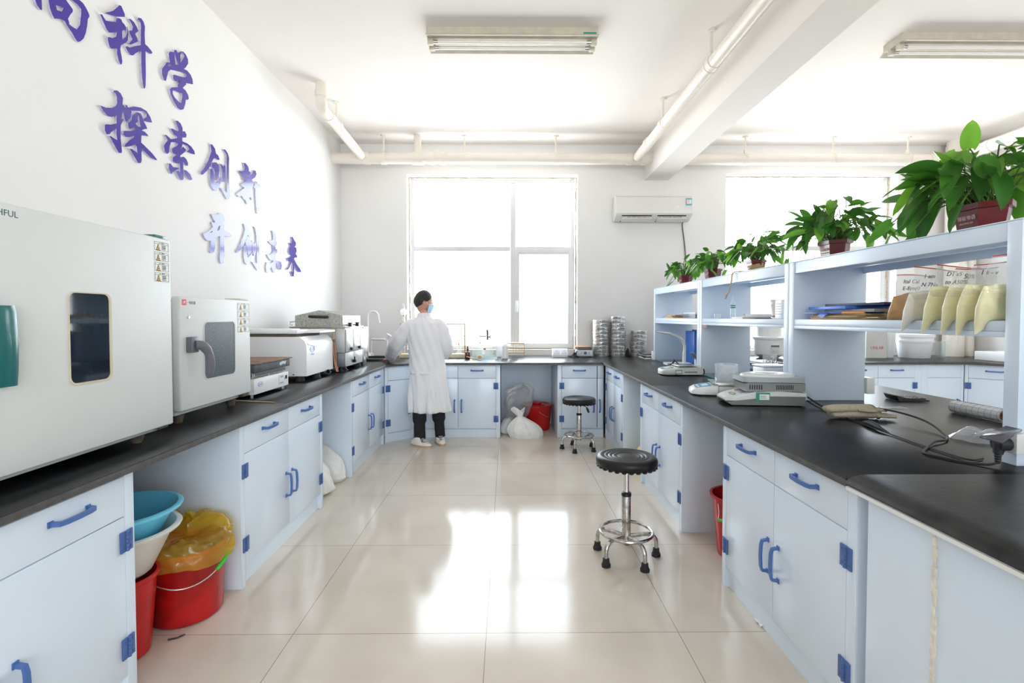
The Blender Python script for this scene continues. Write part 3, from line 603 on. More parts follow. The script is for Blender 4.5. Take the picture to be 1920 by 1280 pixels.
# ================================================================ LEFT BENCH EQUIPMENT
E0 = .0008
TEAL = mat('teal_handle', (.010, .13, .13), .22, var=.05, coat=.2)
YELLOW = mat('warning_yellow', (.80, .45, .02), .5)
LABELW = mat('label_white', (.80, .81, .78), .45)
DKGLASS = mat('dark_oven_glass', (.012, .018, .028), .04, spec=.6, var=.2, vscale=12)
MESHGLASS = mat('speckled_oven_glass', (.085, .11, .12), .32, spec=.3, var=.55, vscale=160, detail=2)
def warning_label(parent, x, y0, y1, z0, z1):
    """column of four hazard panels on a face looking along +x"""
    mb = MB(); mb.box(x, x + .0006, y0, y1, z0, z1); mb.mi = 1; h = (z1 - z0) / 4; wv = y1 - y0; X0, X1 = x + .0006, x + .0011
    for k in range(4):
        a = z1 - k * h; t = .0011
        for z in (a - .004, a - h * .28, a - h + .004): mb.box(X0, X1, y0 + .004, y1 - .004, z - t / 2, z + t / 2)
        for y in (y0 + .004, y1 - .004): mb.box(X0, X1, y - t / 2, y + t / 2, a - h + .004, a - .004)
    mb.mi = 2
    for k in range(4):
        a = z1 - k * h; c = y0 + wv * .27; zb = a - h * .88; s = h * .52
        mb.mi = 1; mb.prism([(c - s * .6, zb - .002), (c + s * .6, zb - .002), (c, zb + s * 1.05 + .002)], 'x', X0, X1)
        mb.mi = 2; mb.prism([(c - s * .44, zb + .001), (c + s * .44, zb + .001), (c, zb + s * .85)], 'x', X1, X1 + .0004)
        mb.mi = 1; mb.box(X1 + .0004, X1 + .0008, c - .0016, c + .0016, zb + .003, zb + s * .5)
        mb.mi = 2; c2 = y0 + wv * .38; mb.prism([(c2 - .006, a - h * .25), (c2 + .006, a - h * .25), (c2, a - h * .10)], 'x', X0, X1)
        mb.mi = 1
        text_mb('警 告', h * .17, basis((X0, y0 + wv * .50, a - h * .245), (0, 1, 0), (0, 0, 1)), mb, .0003)
        for r_, tx in enumerate(('高温危险', '请勿触摸', '注意安全')):
            text_mb(tx, h * .15, basis((X0, y0 + wv * .50, a - h * (.48 + .16 * r_)), (0, 1, 0), (0, 0, 1)), mb, .0003)
    part('warning_label', mb, [LABELW, INK, YELLOW], parent, smooth=0, world=True, recalc=False)
def oven_foot(parent, x, y, r=.022, h=.03):
    part('foot', MB().lathe((x, y, ZT + E0), [(r * .75, 0), (r, h * .5), (r * 1.15, h)], 16), mat('grimy_foot', (.10, .075, .055), .7, var=.3, vscale=40), parent, world=True)
def rounded_window(parent, x, y0, y1, z0, z1, gm, frm, r=.025):
    # frame ring standing proud of the door with recessed glass
    o = rrect(y0, y1, z0, z1, r); i = rrect(y0 + .004, y1 - .010, z0 + .007, z1 - .004, r * .85)
    part('viewing_window', MB().prism(i, 'x', x - .0042, x + .0008), gm, parent, world=True, smooth=0)
    part('window_gasket', MB().prism(o, 'x', x - .004, x + .003, [i]), frm, parent, world=True, smooth=0)
GASK = mat('cream_gasket', (.62, .55, .42), .5, var=.1)
# --- large oven
t = thing('drying_oven', 'large pale grey laboratory oven with a teal handle, nearest on the left bench', 'oven', (-1.72, 1.66, ZT + E0))
part('body', MB().box(-2.06, -1.425, 1.28, 2.035, .852, 1.612, .006), WHITEMETAL, t, world=True)
mb = MB().box(-1.423, -1.38, 1.255, 2.06, .874, 1.628, .007, 3); d = part('door', mb, WHITEMETAL, t, world=True)
rounded_window(d, -1.38, 1.575, 1.745, 1.095, 1.395, DKGLASS, GASK)
mb = MB(); sec = []
for (z, o_) in ((1.345, .030), (1.33, .034), (1.24, .040), (1.16, .036), (1.125, .032)): sec.append((z, o_))
mb.skin([[mb.bm.verts.new((-1.38 + (o_ if k in (1, 2) else (o_ * .86 if k in (0, 3) else .001)), 1.352 + y, z)) for k, y in enumerate((-.030, -.018, .018, .030, .030, -.030))] for z, o_ in sec])
part('handle', mb, TEAL, d, world=True, smooth=50)
warning_label(d, -1.38, 1.962, 2.048, 1.452, 1.614)
part('lettering', text_mb('FAITHFUL', .025, basis((-1.38, 1.424, 1.592), (0, 1, 0), (0, 0, 1)), None, .0005, 'RIGHT'), mat('teal_ink', (.01, .10, .10), .5), d, smooth=0, world=True)
part('hinge', MB().box(-1.50, -1.39, 1.985, 2.05, 1.6285, 1.640, .002), TEAL, d, world=True)
part('hinge', MB().box(-1.56, -1.40, 2.0, 2.055, .861, .872, .002), mat('rusty_bracket', (.12, .08, .05), .7, metal=.3, var=.4, vscale=60), d, world=True)
for y in (1.34, 1.955):
    for x in (-1.455, -2.0): oven_foot(t, x, y)
# --- small oven
t = thing('drying_oven', 'smaller pale grey oven with a grey hooked handle and speckled window', 'oven', (-1.75, 2.55, ZT + E0))
part('body', MB().box(-2.07, -1.508, 2.262, 2.84, .862, 1.395, .006), WHITEMETAL, t, world=True)
d = part('door', MB().box(-1.507, -1.47, 2.243, 2.857, .884, 1.407, .008, 3), WHITEMETAL, t, world=True)
rounded_window(d, -1.47, 2.418, 2.70, 1.005, 1.292, MESHGLASS, mat('pale_gasket', (.62, .62, .62), .4), .03)
mb = MB().box(-1.47, -1.440, 2.285, 2.335, 1.150, 1.222, .004)
ptsh = [(-1.445, 2.312, 1.185), (-1.425, 2.335, 1.180), (-1.412, 2.356, 1.150), (-1.408, 2.368, 1.105), (-1.412, 2.372, 1.06), (-1.416, 2.372, 1.045)]
mb.tube(smooth_path(ptsh, 4), [.022] * 8 + [.019] * 8 + [.016] * 5, 10); part('handle', mb, mat('grey_handle', (.15, .15, .18), .38), d, world=True, smooth=50)
warning_label(d, -1.47, 2.722, 2.848, 1.228, 1.393)
mb = MB().box(-1.47, -1.4692, 2.263, 2.293, 1.368, 1.394); mb.mi = 1; mb.prism([(2.268, 1.373), (2.276, 1.389), (2.280, 1.381), (2.288, 1.390), (2.282, 1.373), (2.276, 1.382)], 'x', -1.4692, -1.4688)
mb.mi = 2; text_mb('一恒仪器', .016, basis((-1.47, 2.297, 1.374), (0, 1, 0), (0, 0, 1)), mb, .0004)
part('maker_badge', mb, [mat('badge_red', (.65, .02, .03), .4), LABELW, INK], d, world=True, smooth=0)
part('lock_cylinder', MB().cyl((-1.47, 2.305, 1.312), (-1.464, 2.305, 1.312), .006, seg=12), STEEL, d, world=True)
part('hinge', MB().box(-1.57, -1.482, 2.78, 2.86, 1.4075, 1.417, .002), GASK, d, world=True)
part('hinge', MB().box(-1.62, -1.48, 2.79, 2.855, .866, .8835, .002), mat('rusty_bracket', (.12, .08, .05), .7), d, world=True)
for y in (2.32, 2.765):
    for x in (-1.535, -2.0): oven_foot(t, x, y, .022, .040)
tag(part('glass_rod', MB().cyl((-1.62, 2.93, ZT + .0035), (-1.34, 2.862, ZT + .0035), .003, seg=8), mat('amber_rod', (.55, .42, .2), .3)), 'thin amber rod lying on the worktop in front of the hot plate', 'rod')
# --- hot plate
RUST = mat('rusty_plate', (.20, .115, .075), .65, metal=.2, var=.4, vscale=18, detail=8, bump=.1, bscale=60)
t = thing('hot_plate', 'electric hot plate with a rusty top and white control box', 'hot plate', (-1.73, 3.25, ZT + E0))
part('control_box', MB().box(-1.92, -1.53, 3.01, 3.48, .842, .936, .003), WHITE, t, world=True)
mb = MB().box(-1.91, -1.545, 3.02, 3.47, .944, .968, .002); mb.mi = 1
for k in range(22): mb.box(-1.5455, -1.5445, 3.035 + k * .0198, 3.044 + k * .0198, .949, .963)
part('vent_strip', mb, [OFFWHITE, GREYP], t, world=True, smooth=0)
part('heating_plate', MB().box(-1.94, -1.522, 3.0, 3.485, .975, 1.026, .002), mat('iron_side', (.10, .10, .105), .55, metal=.4, var=.3, vscale=30), t, world=True)
part('plate_top', MB().box(-1.955, -1.508, 2.985, 3.50, 1.0265, 1.034, .002), RUST, t, world=True)
mb2 = MB()
for k in range(9): mb2.ball((-1.521, 3.335 + k * .010, .998 + .010 * hsh(k, 3)), .009, 8, (.3, .8, 1.3))
part('paint_smear', mb2, mat('pale_blue_paint', (.62, .74, .82), .6), t, world=True)
for y in (3.04, 3.24, 3.45): part('spacer', MB().box(-1.56, -1.552, y - .004, y + .004, .936, .944).box(-1.56, -1.552, y - .004, y + .004, .968, .975), STEEL, t, world=True)
for y in (3.035, 3.455):
    for x in (-1.56, -1.89): part('foot', MB().cyl((x, y, ZT + E0), (x, y, .842), .008, .010, 10), STEEL, t, world=True)
mb = MB().box(-1.53, -1.528, 3.335, 3.405, .858, .924, .001); mb.mi = 1; mb.box(-1.528, -1.5272, 3.352, 3.396, .905, .919).box(-1.528, -1.5272, 3.358, 3.394, .888, .901)
mb.mi = 2
for k in range(3): mb.box(-1.528, -1.5272, 3.347 + k * .018, 3.360 + k * .018, .864, .876)
part('control_panel', mb, [mat('panel_grey', (.42, .50, .52), .4), WHITE, mat('key_blue', (.25, .50, .70), .4)], t, world=True, smooth=0)
part('rocker_switch', MB().box(-1.53, -1.524, 3.432, 3.450, .890, .914, .002), DARK, t, world=True)
LOGOB = mat('logo_blue', (.12, .25, .55), .4); ORANGE = mat('orange', (.85, .33, .06), .45)
def oval_logo(parent, x, y, z, wv, txt):
    pts = arc((x + .0004, y, z), 1, 0, 2 * pi, 28, (0, wv / 2, 0), (0, 0, wv * .27))
    mb = MB().tube(pts[:-1], wv * .018, 5, True); text_mb(txt, wv * .42, basis((x, y, z - wv * .14), (0, 1, 0), (0, 0, 1)), mb, .0004, 'CENTER')
    part('logo', mb, LOGOB, parent, world=True, smooth=0)
oval_logo(t, -1.53, 3.085, .898, .055, 'LJAY')
# --- centrifuge
t = thing('centrifuge', 'white bench centrifuge with a raised lid between the hot plate and the steel bath', 'centrifuge', (-1.8, 4.08, ZT + E0))
GREYSIDE = mat('light_grey_enamel', (.60, .61, .63), .4, var=.02)
pr = [(-2.06, .862), (-1.53, .862), (-1.53, 1.10), (-1.545, 1.13), (-1.585, 1.162), (-2.06, 1.162)]
d = part('body', MB().prism(pr, 'y', 3.796, 4.365), WHITE, t, world=True, smooth=30)
mb = MB()                                                        # curved control fascia let into the front top edge
mb.grid(lambda u, v: V((-1.579 + .049 * v + .0025, 3.82 + .52 * u, 1.160 - .055 * v - .035 * v * sin(pi * u))), 18, 6)
part('control_fascia', mb, mat('glossy_white', (.90, .90, .91), .12), t, world=True, smooth=60, recalc=False)
part('lid', MB().box(-2.05, -1.60, 3.80, 4.30, 1.185, 1.212, .006).box(-2.02, -1.66, 3.85, 4.0, 1.212, 1.222, .004), WHITE, t, world=True)
part('lid_lip', MB().prism([(-1.602, 1.185), (-1.50, 1.188), (-1.50, 1.203), (-1.602, 1.212)], 'y', 4.0, 4.34), WHITE, t, world=True)
part('seal', MB().box(-2.04, -1.615, 3.81, 4.29, 1.1625, 1.1848, .003), mat('brown_seal', (.10, .085, .065), .7), t, world=True)
oval_logo(t, -1.53, 3.91, 1.065, .09, 'SCIBI')
mb = MB(); text_mb('专业离心机', .014, basis((-1.53, 3.91, 1.018), (0, 1, 0), (0, 0, 1)), mb, .0004, 'CENTER'); part('caption', mb, LOGOB, t, world=True, smooth=0)
part('side_screw', MB().cyl((-1.63, 3.796, .874), (-1.63, 3.792, .874), .005, seg=10), DARK, t, world=True)
for x, y in ((-1.60, 3.74 + .10), (-1.555, 4.05), (-1.60, 4.30), (-2.0, 3.86), (-2.0, 4.30)):
    part('foot', MB().lathe((x, y, ZT + E0), [(.036, 0), (.034, .01), (.028, .041)], 18), RUBBER, t, world=True)
mb = MB().tube(smooth_path([(-1.53, 4.14, .85), (-1.50, 4.16, .835), (-1.49, 4.19, .85), (-1.51, 4.21, .865), (-1.53, 4.22, .862)], 5), .006, 8)
part('cable_loop', mb, DARK, t, world=True)
# --- steel water bath with roof-shaped lid
BX0, BX1, BY0, BY1 = -1.935, -1.458, 4.47, 5.02
t = thing('water_bath', 'tall stainless bath with a roof-shaped lid and black latches on the left bench', 'water bath', (-1.7, 4.75, ZT + E0))
part('base', MB().box(BX0 + .03, BX1 - .008, BY0 + .02, BY1, .862, .992, .004), mat('blue_grey_steel', (.20, .21, .235), .4, metal=.5, var=.05), t, world=True)
part('base_front', MB().box(BX1 - .007, BX1 - .002, BY0 + .021, 4.72, .864, .990, .001).box(BX1 - .007, BX1 - .002, 4.725, BY1, .864, .990, .001), mat('brushed_steel', (.62, .62, .61), .45, metal=.8, var=.06, vscale=60), t, world=True)
part('tank', MB().box(BX0, BX1, BY0, BY1, .9925, 1.214, .003), mat('satin_grey', (.50, .505, .50), .38, metal=.35, var=.04), t, world=True)
for k, (a, b) in enumerate(((4.475, 4.68), (4.69, 4.90), (4.905, 5.018))):
    part('front_sheet', MB().box(BX1 + .0005, BX1 + .012, a, b, .995, 1.20, .008, 3), mat('brushed_steel', (.62, .62, .61), .45, metal=.8), t, world=True)
part('rim', MB().box(BX0 - .012, BX1 + .010, BY0 - .012, BY1 + .01, 1.2145, 1.228, .002), mat('rim_steel', (.38, .35, .31), .4, metal=.6, var=.1), t, world=True)
gx = (-1.905, -1.69, -1.478)
d = part('lid', MB().prism([(gx[0], 1.2285), (gx[2], 1.2285), (gx[2], 1.326), (gx[1], 1.374), (gx[0], 1.326)], 'y', BY0 + .01, BY1 - .01), DULLSTEEL, t, world=True, smooth=0)
mb = MB().tube([(-1.765, BY0 + .01, 1.318), (-1.765, BY0 - .018, 1.318), (-1.755, BY0 - .024, 1.317), (-1.625, BY0 - .024, 1.313), (-1.615, BY0 - .018, 1.313), (-1.615, BY0 + .01, 1.313)], .012, 12)
part('lid_handle', mb, DARK, d, world=True)
for y in (4.56, 4.78): part('latch', MB().box(BX1 + .011, BX1 + .036, y - .018, y + .018, 1.226, 1.256, .004).cyl((BX1 - .02, y, 1.24), (BX1 + .012, y, 1.24), .005, seg=8), DARK, t, world=True)
for y in (4.66, 4.88): part('latch', MB().cyl((BX1 - .012, y, 1.252), (BX1 - .012, y, 1.262), .022, seg=16).cyl((BX1 - .012, y, 1.229), (BX1 - .012, y, 1.252), .006, seg=8), DARK, t, world=True)
for y in (4.60, 4.85): part('lower_latch', MB().box(BX1 + .012, BX1 + .03, y - .016, y + .016, 1.008, 1.036, .003).box(BX1 + .012, BX1 + .02, y + .016, y + .06, 1.012, 1.018), DARK, t, world=True)
part('drain_cock', MB().cyl((BX1 - .003, 4.71, .90), (BX1 + .025, 4.71, .90), .014, seg=12).box(BX1 + .008, BX1 + .018, 4.704, 4.716, .905, .94), DARK, t, world=True)
mb = MB().tube([(BX0 - .012, BY0 + .05, 1.24), (BX0 - .03, BY0 + .05, 1.245), (BX0 - .03, BY0 + .05, 1.27), (BX0 + .02, BY0 + .05, 1.275)], .006, 8); part('side_bail', mb, STEEL, t, world=True)
for x, y in ((-1.50, 4.53), (-1.50, 4.955), (-1.88, 4.53), (-1.88, 4.95)): part('foot', MB().lathe((x, y, ZT + E0), [(.042, 0), (.040, .01), (.030, .041)], 18), RUBBER, t, world=True)
mb = MB().tube([(BX1 - .03, 4.50, .85), (BX1 + .006, 4.49, .842), (BX1 + .01, 4.52, .83)], .005, 8); part('cable_loop', mb, DARK, t, world=True)
t = thing('pump_unit', 'bright steel box standing against the far end of the roof-lidded bath', 'box', (-1.55, 5.13, ZT + E0))
part('housing', MB().box(-1.72, -1.452, 5.045, 5.20, ZT + .06, 1.215, .004), STEEL, t, world=True)
part('stand', MB().box(-1.70, -1.47, 5.06, 5.19, ZT + E0, ZT + .0595, .004), DARK, t, world=True)
# brush leaning between centrifuge and bath
t = thing('tongs', 'wooden tongs with a copper coloured tail standing between centrifuge and steel bath', 'tongs', (-1.50, 4.42, ZT + E0))
part('grip', MB().cyl((-1.545, 4.435, 1.10), (-1.545, 4.435, 1.215), .009, .010, 10), mat('bamboo', (.55, .42, .22), .5, var=.1), t, world=True)
part('legs', MB().tube(smooth_path([(-1.547, 4.435, 1.10), (-1.542, 4.425, 1.0), (-1.532, 4.42, .90), (-1.515, 4.42, ZT + .008)], 4), .007, 8).tube(smooth_path([(-1.540, 4.44, 1.10), (-1.528, 4.43, 1.0), (-1.522, 4.425, .90), (-1.505, 4.425, ZT + .008)], 4), .006, 8), mat('copper_brown', (.42, .19, .10), .4, metal=.4, var=.2), t, world=True)
part('ferrule', MB().cyl((-1.545, 4.435, 1.09), (-1.545, 4.435, 1.115), .0125, seg=10), BLUE if False else GREYP, t, world=True)

# --- sink, taps
t = thing('sink', 'black bench sink set in the far left worktop corner', 'sink', (-1.62, 5.8, ZT + E0))
part('rim', MB().prism(rrect(-1.86, -1.38, 5.56, 6.05, .05), 'z', ZT + .0005, ZT + .022, [rrect(-1.82, -1.42, 5.60, 6.01, .04)]), DARK, t, world=True, smooth=0)
part('basin', MB().box(-1.819, -1.421, 5.601, 6.009, ZT + .0008, ZT + .004), BLACKTOP, t, world=True)
t = thing('gooseneck_tap', 'white gooseneck tap behind the steel bath', 'tap', (-1.72, 6.12, ZT + E0))
mb = MB().lathe((-1.72, 6.15, ZT + E0), [(.035, 0), (.03, .03), (.018, .05)], 16)
mb.tube([V((-1.72, 6.15, ZT + .05)), V((-1.72, 6.15, 1.30))] + arc((-1.655, 6.15, 1.32), .065, pi, 0, 14) + [V((-1.583, 6.15, 1.27)), V((-1.575, 6.15, 1.24))], .011, 12)
part('spout', mb, WHITE, t, world=True)
part('lever', MB().cyl((-1.72, 6.14, .90), (-1.72, 6.09, .92), .012, seg=10).box(-1.73, -1.71, 6.04, 6.10, .915, .93, .003), WHITE, t, world=True)
t = thing('side_tap', 'white bench tap with a level arm and tilted lever cap beside the gooseneck', 'tap', (-1.67, 5.95, ZT + E0))
mb = MB().lathe((-1.72, 6.30, ZT + E0), [(.03, 0), (.028, .03), (.016, .04)], 14); mb.tube([(-1.72, 6.30, ZT + .04), (-1.72, 6.30, 1.02), (-1.70, 6.28, 1.035), (-1.52, 6.16, 1.035), (-1.50, 6.15, 1.03)], .014, 12)
part('arm', mb, WHITE, t, world=True)
part('nozzle', MB().lathe((-1.485, 6.14, .92), [(.005, 0), (.012, .05), (.014, .13)], 14).tube([(-1.485, 6.14, 1.045), (-1.455, 6.14, 1.095)], [.020, .034], 14), WHITE, t, world=True)
# ================================================================ STOOLS, BUCKETS, SACKS
LEATHER = mat('black_leatherette', (.011, .011, .012), .36, spec=.35, var=.15, vscale=30, bump=.03, bscale=300)
AGED = mat('aged_chrome', (.55, .53, .50), .2, metal=1, var=.35, vscale=40, detail=8)
t = thing('lab_stool', 'black round padded stool with a chrome footring standing nearest in the aisle', 'stool', (.65, 2.69, 0), radians(-25), 'adjustable lab stools')
prof = [(.10, .505), (.150, .506), (.160, .512), (.166, .530), (.164, .548), (.155, .558), (.140, .562), (.128, .561), (.122, .558), (.117, .561), (.106, .561), (.100, .557), (.095, .560), (.084, .560), (.078, .556), (.073, .559), (.062, .559), (.056, .555), (.050, .557), (.03, .560), (.0, .561)]
part('seat', MB().lathe((0, 0, 0), prof, 48), LEATHER, t, smooth=60)
mb = MB()
for k in range(26): mb.ball((.152 * cos(2 * pi * k / 26), .152 * sin(2 * pi * k / 26), .507), .014, 8, (1, 1, .55))
part('seat_ruffle', mb, LEATHER, t)
part('seat_plate', MB().cyl((0, 0, .492), (0, 0, .505), .07, seg=20), DARK, t)
part('gas_rod', MB().cyl((0, 0, .35), (0, 0, .492), .0145, seg=20).cyl((0, 0, .466), (0, 0, .492), .0165, seg=20), CHROME, t)
part('outer_column', MB().lathe((0, 0, 0), [(.0235, .16), (.0245, .165), (.0245, .345), (.022, .35)], 24), AGED, t)
part('column_collar', MB().lathe((0, 0, 0), [(.026, .338), (.027, .345), (.026, .356), (.018, .360)], 24), DARK, t)
part('lower_column', MB().lathe((0, 0, 0), [(.020, .085), (.025, .09), (.025, .16)], 24), AGED, t)
part('footring', MB().tube([(.140 * cos(2 * pi * k / 40), .140 * sin(2 * pi * k / 40), .142) for k in range(40)], .0095, 10, True), AGED, t)
for k in range(5):
    a = 2 * pi * k / 5 + radians(28); d = (cos(a), sin(a), 0)
    pts = [V((d[0] * .02, d[1] * .02, .118)), V((d[0] * .10, d[1] * .10, .123))] + arc((d[0] * .118, d[1] * .118, .073), .050, pi / 2, 0, 7, d) + [V((d[0] * .168, d[1] * .168, .032))]
    l_ = part('leg', MB().tube(pts, .0115, 12), AGED, t)
    part('foot_cap', MB().lathe((d[0] * .168, d[1] * .168, .0006), [(.024, 0), (.025, .012), (.021, .014), (.020, .022), (.018, .024), (.0175, .042)], 18), RUBBER, l_)
mb = MB().tube([(0, 0, .486), (-.01, .05, .482), (-.014, .075, .465)], .005, 8); mb.mi = 1; mb.tube([(-.013, .072, .467), (-.015, .085, .44), (-.017, .094, .415)], [.007, .013, .009], 10)
lev = part('lever', mb, [CHROME, DARK], t)
s2 = dup(t); s2['label'] = 'black round padded stool with a chrome footring in front of the far cabinets'; s2.location = (.712, 4.92, 0); s2.rotation_euler = (0, 0, radians(4))
for c in s2.children:
    n = c.name.split('.')[0]
    if n in ('seat', 'seat_ruffle', 'seat_plate', 'lever'): c.location.z -= .048
    if n == 'gas_rod': c.location.z -= .048
    if n == 'lever': c.rotation_euler = (0, 0, radians(-118))
def bucket(t, c, r0, r1, h, m, rim=.012):
    w_ = .004
    prof = [(r0 - .01, 0), (r0, .008), (r1, h - .02), (r1 + rim, h - .012), (r1 + rim, h), (r1, h), (r1 - w_, h - .012), (r0 - w_, .014), (0.001, .012)]
    return part('shell', MB().lathe(c, [(0.001, 0)] + prof, 44, cap0=False, cap1=False), m, t, world=True, smooth=45)
# yellow-bagged red bucket
bc = (-1.430, 2.200, .0008)
t = thing('bucket', 'scuffed red bucket lined with a crumpled yellow bag in the left knee hole', 'bucket', bc)
bucket(t, bc, .140, .157, .315, REDDIRTY, .008)
mb = MB(); hp = smooth_path([(bc[0] + .150 * cos(a), bc[1] + .150 * sin(a) - .014 * max(0, -sin(a)), .285 - .072 * sin((a + 2.05) / 2.15 * pi)) for a in [-2.05 + 2.15 * k / 10 for k in range(11)]], 3)
hp = [V((bc[0] + (p.x - bc[0]) * 1.19, bc[1] + (p.y - bc[1]) * 1.15, p.z - .022)) for p in hp]
hb = part('handle', mb.tube(hp, .0028, 8), STEEL, t, world=True)
gp = hp[-7:]; part('grip', MB().tube(gp, [.007, .009, .008, .009, .008, .009, .007], 12), mat('green_grip', (.05, .55, .06), .35), hb, world=True)
# the bag: tucked over the rim, ballooning above it
YBAG = clear('yellow_film', (1.0, .80, .12), .36, .10)
def bagfn(u, v):
    a = 2 * pi * u; k = hsh(int(u * 60) * .37, int(v * 30) * .11)
    wr = .5 * sin(a * 7 + v * 5) + .4 * sin(a * 13 - v * 9) + .35 * sin(a * 19 + 17 * v) + .25 * sin(a * 5 + 26 * v)
    if v < .22: q = v / .22; r = .163 + .008 * sin(q * pi) + .006 * wr; z = .222 + .098 * q + .040 * sin(a + 2.1) * (1 - q) + .012 * sin(3 * a) * (1 - q)
    else:
        q = (v - .22) / .78; r = .166 * cos(q * pi / 2) ** .75 + .008 * wr * (1 - q); z = .32 + (.055 + .060 * max(0, sin(a + .35))) * sin(q * pi * .62) + .010 * wr * sin(q * pi) - .03 * q * q
    return V((bc[0] + .010 + 1.10 * r * cos(a), bc[1] - .004 + r * sin(a), z))
part('bin_bag', MB().grid(bagfn, 96, 44, True), YBAG, t, world=True, smooth=180, recalc=False)
def tuft(u, v):
    a = -.9 + 1.8 * u; hgt = .015 + .052 * v * (.75 + .5 * sin(u * 9 + 1))
    return V((bc[0] - .10 + .05 * u * 2 + .012 * sin(9 * u), bc[1] + .10 - .02 * u + .02 * sin(u * 11 + v * 3) - .02 * v, .355 + hgt))
part('bag_fold', MB().grid(tuft, 22, 8), YBAG, t, world=True, smooth=180, recalc=False)
# basins stacked on a red bucket
sc_ = (-1.500, 1.913)
def basin(label, name, z, r0, r1, h, m, lip, sq=(1, 1)):
    prof = [(0.001, 0), (r0 - .012, 0), (r0, .01), (r1 - .02, h * .8), (r1 - .012, h * .86), (r1, h - .006), (r1 + lip, h - .012), (r1 + lip + .004, h - .004), (r1 + lip, h), (r1 - .002, h + .001), (r1 - .020, h * .84), (r0 - .004, .016), (.001, .012)]
    return tag(part(name, MB().lathe((sc_[0], sc_[1], z), prof, 56, False, False), m, smooth=50), label, 'basin')
t = thing('bucket', 'red bucket standing under the white and blue basins, partly behind the nearest cabinet', 'bucket', (sc_[0], sc_[1], .0008)); bucket(t, (sc_[0], sc_[1], .0008), .095, .118, .315, RED, .010)
basin('off-white basin with a notched lip stacked on a red bucket', 'wash_basin', .318, .105, .188, .180, mat('ivory_plastic', (.70, .68, .63), .35, var=.04), .014)
basin('bright blue basin topping the stack in the left knee hole', 'wash_basin', .436, .120, .195, .140, mat('sky_blue_plastic', (.17, .62, .84), .3, var=.04), .012)
# sacks of white powder
SACK = mat('white_poly_sack', (.80, .80, .78), .4, spec=.5, var=.05, vscale=20, bump=.25, bscale=26)
def sack(label, c, sx, sy, h, lean, rz, m=None, seed=1, corner=1.0, name='powder_sack'):
    def f(u, v):
        a = 2 * pi * u; q = v
        sqr = 1 / max(abs(cos(a)) ** 2.6 + abs(sin(a)) ** 2.6, .2) ** (1 / 2.6)
        prof = (1.0 + .10 * sin(q * pi)) * (1 - q ** 3.2) ** .55 if q < 1 else 0
        bot = min(1, .80 + q * 2.2)
        wr = .022 * sin(5 * a + seed + 6 * q) + .016 * sin(11 * a - 8 * q + 2 * seed) + .010 * sin(19 * a + 13 * q)
        r = sqr * prof * bot * (1 + wr * (1 + 1.5 * q))
        tip = corner * .13 * max(0, cos(a - .7 * pi * 0)) ** 6 * max(0, 1 - q * 3)
        x = (r + tip) * sx * cos(a) + lean[0] * q * q; y = r * sy * sin(a) + lean[1] * q * q; z = h * q * (1 + .03 * sin(3 * a))
        return V((x, y, z))
    mb = MB().grid(f, 72, 36, True); mb.xf(Matrix.Translation((c[0], c[1], .001)) @ Matrix.Rotation(rz, 4, 'Z'))
    o = part(name, mb, m or SACK, smooth=180); return tag(o, label, 'sack')
sack('white sack of powder nearest in the second left knee hole', (-1.53, 3.66, 0), .205, .150, .27, (-.03, .02), radians(12), seed=1, corner=1.3)
sack('white sack of powder behind another in the second left knee hole', (-1.52, 3.945, 0), .20, .070, .31, (-.06, .03), radians(3), seed=4, corner=1.3)
sack('small yellow bag peeking from the island knee hole behind the near stool', (1.24, 4.24, 0), .125, .11, .22, (-.02, .0), 0, mat('yellow_poly', (.78, .66, .12), .35, bump=.2, bscale=30), seed=3, corner=.2, name='yellow_bag')
# far knee hole: tied white bag, small bag, clear film, red lidded bucket
t = thing('powder_bag', 'tied white plastic bag of powder on the floor under the far bench', 'bag', (.19, 5.42, .0008))
def fb(u, v):
    a = 2 * pi * u; c, s_ = cos(a), sin(a)
    if v < .70: q = v / .70; r = (.90 + .25 * sin(q * pi * .9)) * (1 - q ** 1.6) ** .9 + .14 * q; z = .225 * q ** .85
    else: q = (v - .70) / .30; r = .14 + .26 * q ** .7 + .05 * sin(5 * a) * q; z = .225 + .075 * q + .022 * q * sin(3 * a + 1)
    cr = (.05 * sin(9 * a + 2) + .04 * sin(17 * a) + .03 * sin(29 * a + 1)) * (.3 + 1.6 * v * (1.1 - v))
    sag = .20 * max(0, c) * max(0, 1 - v / .7) ** 1.5
    return V((.180 * (r * (1 + cr) + sag) * c - .075 * v, .120 * r * (1 + cr) * s_ + .03 * v, z))
part('bag', MB().grid(fb, 84, 40, True), SACK, t, smooth=180)
mb = MB().tube([(-.052 + .027 * cos(k * pi / 10), .021 + .018 * sin(k * pi / 10), .224 + .002 * sin(k)) for k in range(20)], .005, 6, True); part('tie', mb, SACK, t)
sack('small white bag of powder squeezed against the left side under the far bench', (.0, 5.62, 0), .075, .09, .17, (.02, .02), 0, seed=7, corner=.2, name='powder_bag')
CRUMP = clear('grey_crumpled_film', (.93, .93, .93), .20, .2)
def cf(u, v):
    a = 2 * pi * u; r = (.07 + .09 * v * 1.6 * (1 - .75 * v * v)) * (1 + .16 * sin(3 * a + 4 * v) + .10 * sin(7 * a + 9 * v) + .07 * sin(17 * a - 13 * v)) * (1 if v < .85 else ((1 - v) / .15) ** .5)
    return V((.085 + r * cos(a) * 1.15 + .09 * v * v, 5.63 + .42 * r * sin(a), .10 + .44 * v + .03 * sin(5 * a + 2) * v))
mb = MB().grid(cf, 70, 30, True); tag(part('crumpled_film_bag', mb, CRUMP, smooth=180, recalc=False), 'crumpled clear plastic bag rising behind the tied white bag', 'bag')
rb = (.345, 5.83, .0008)
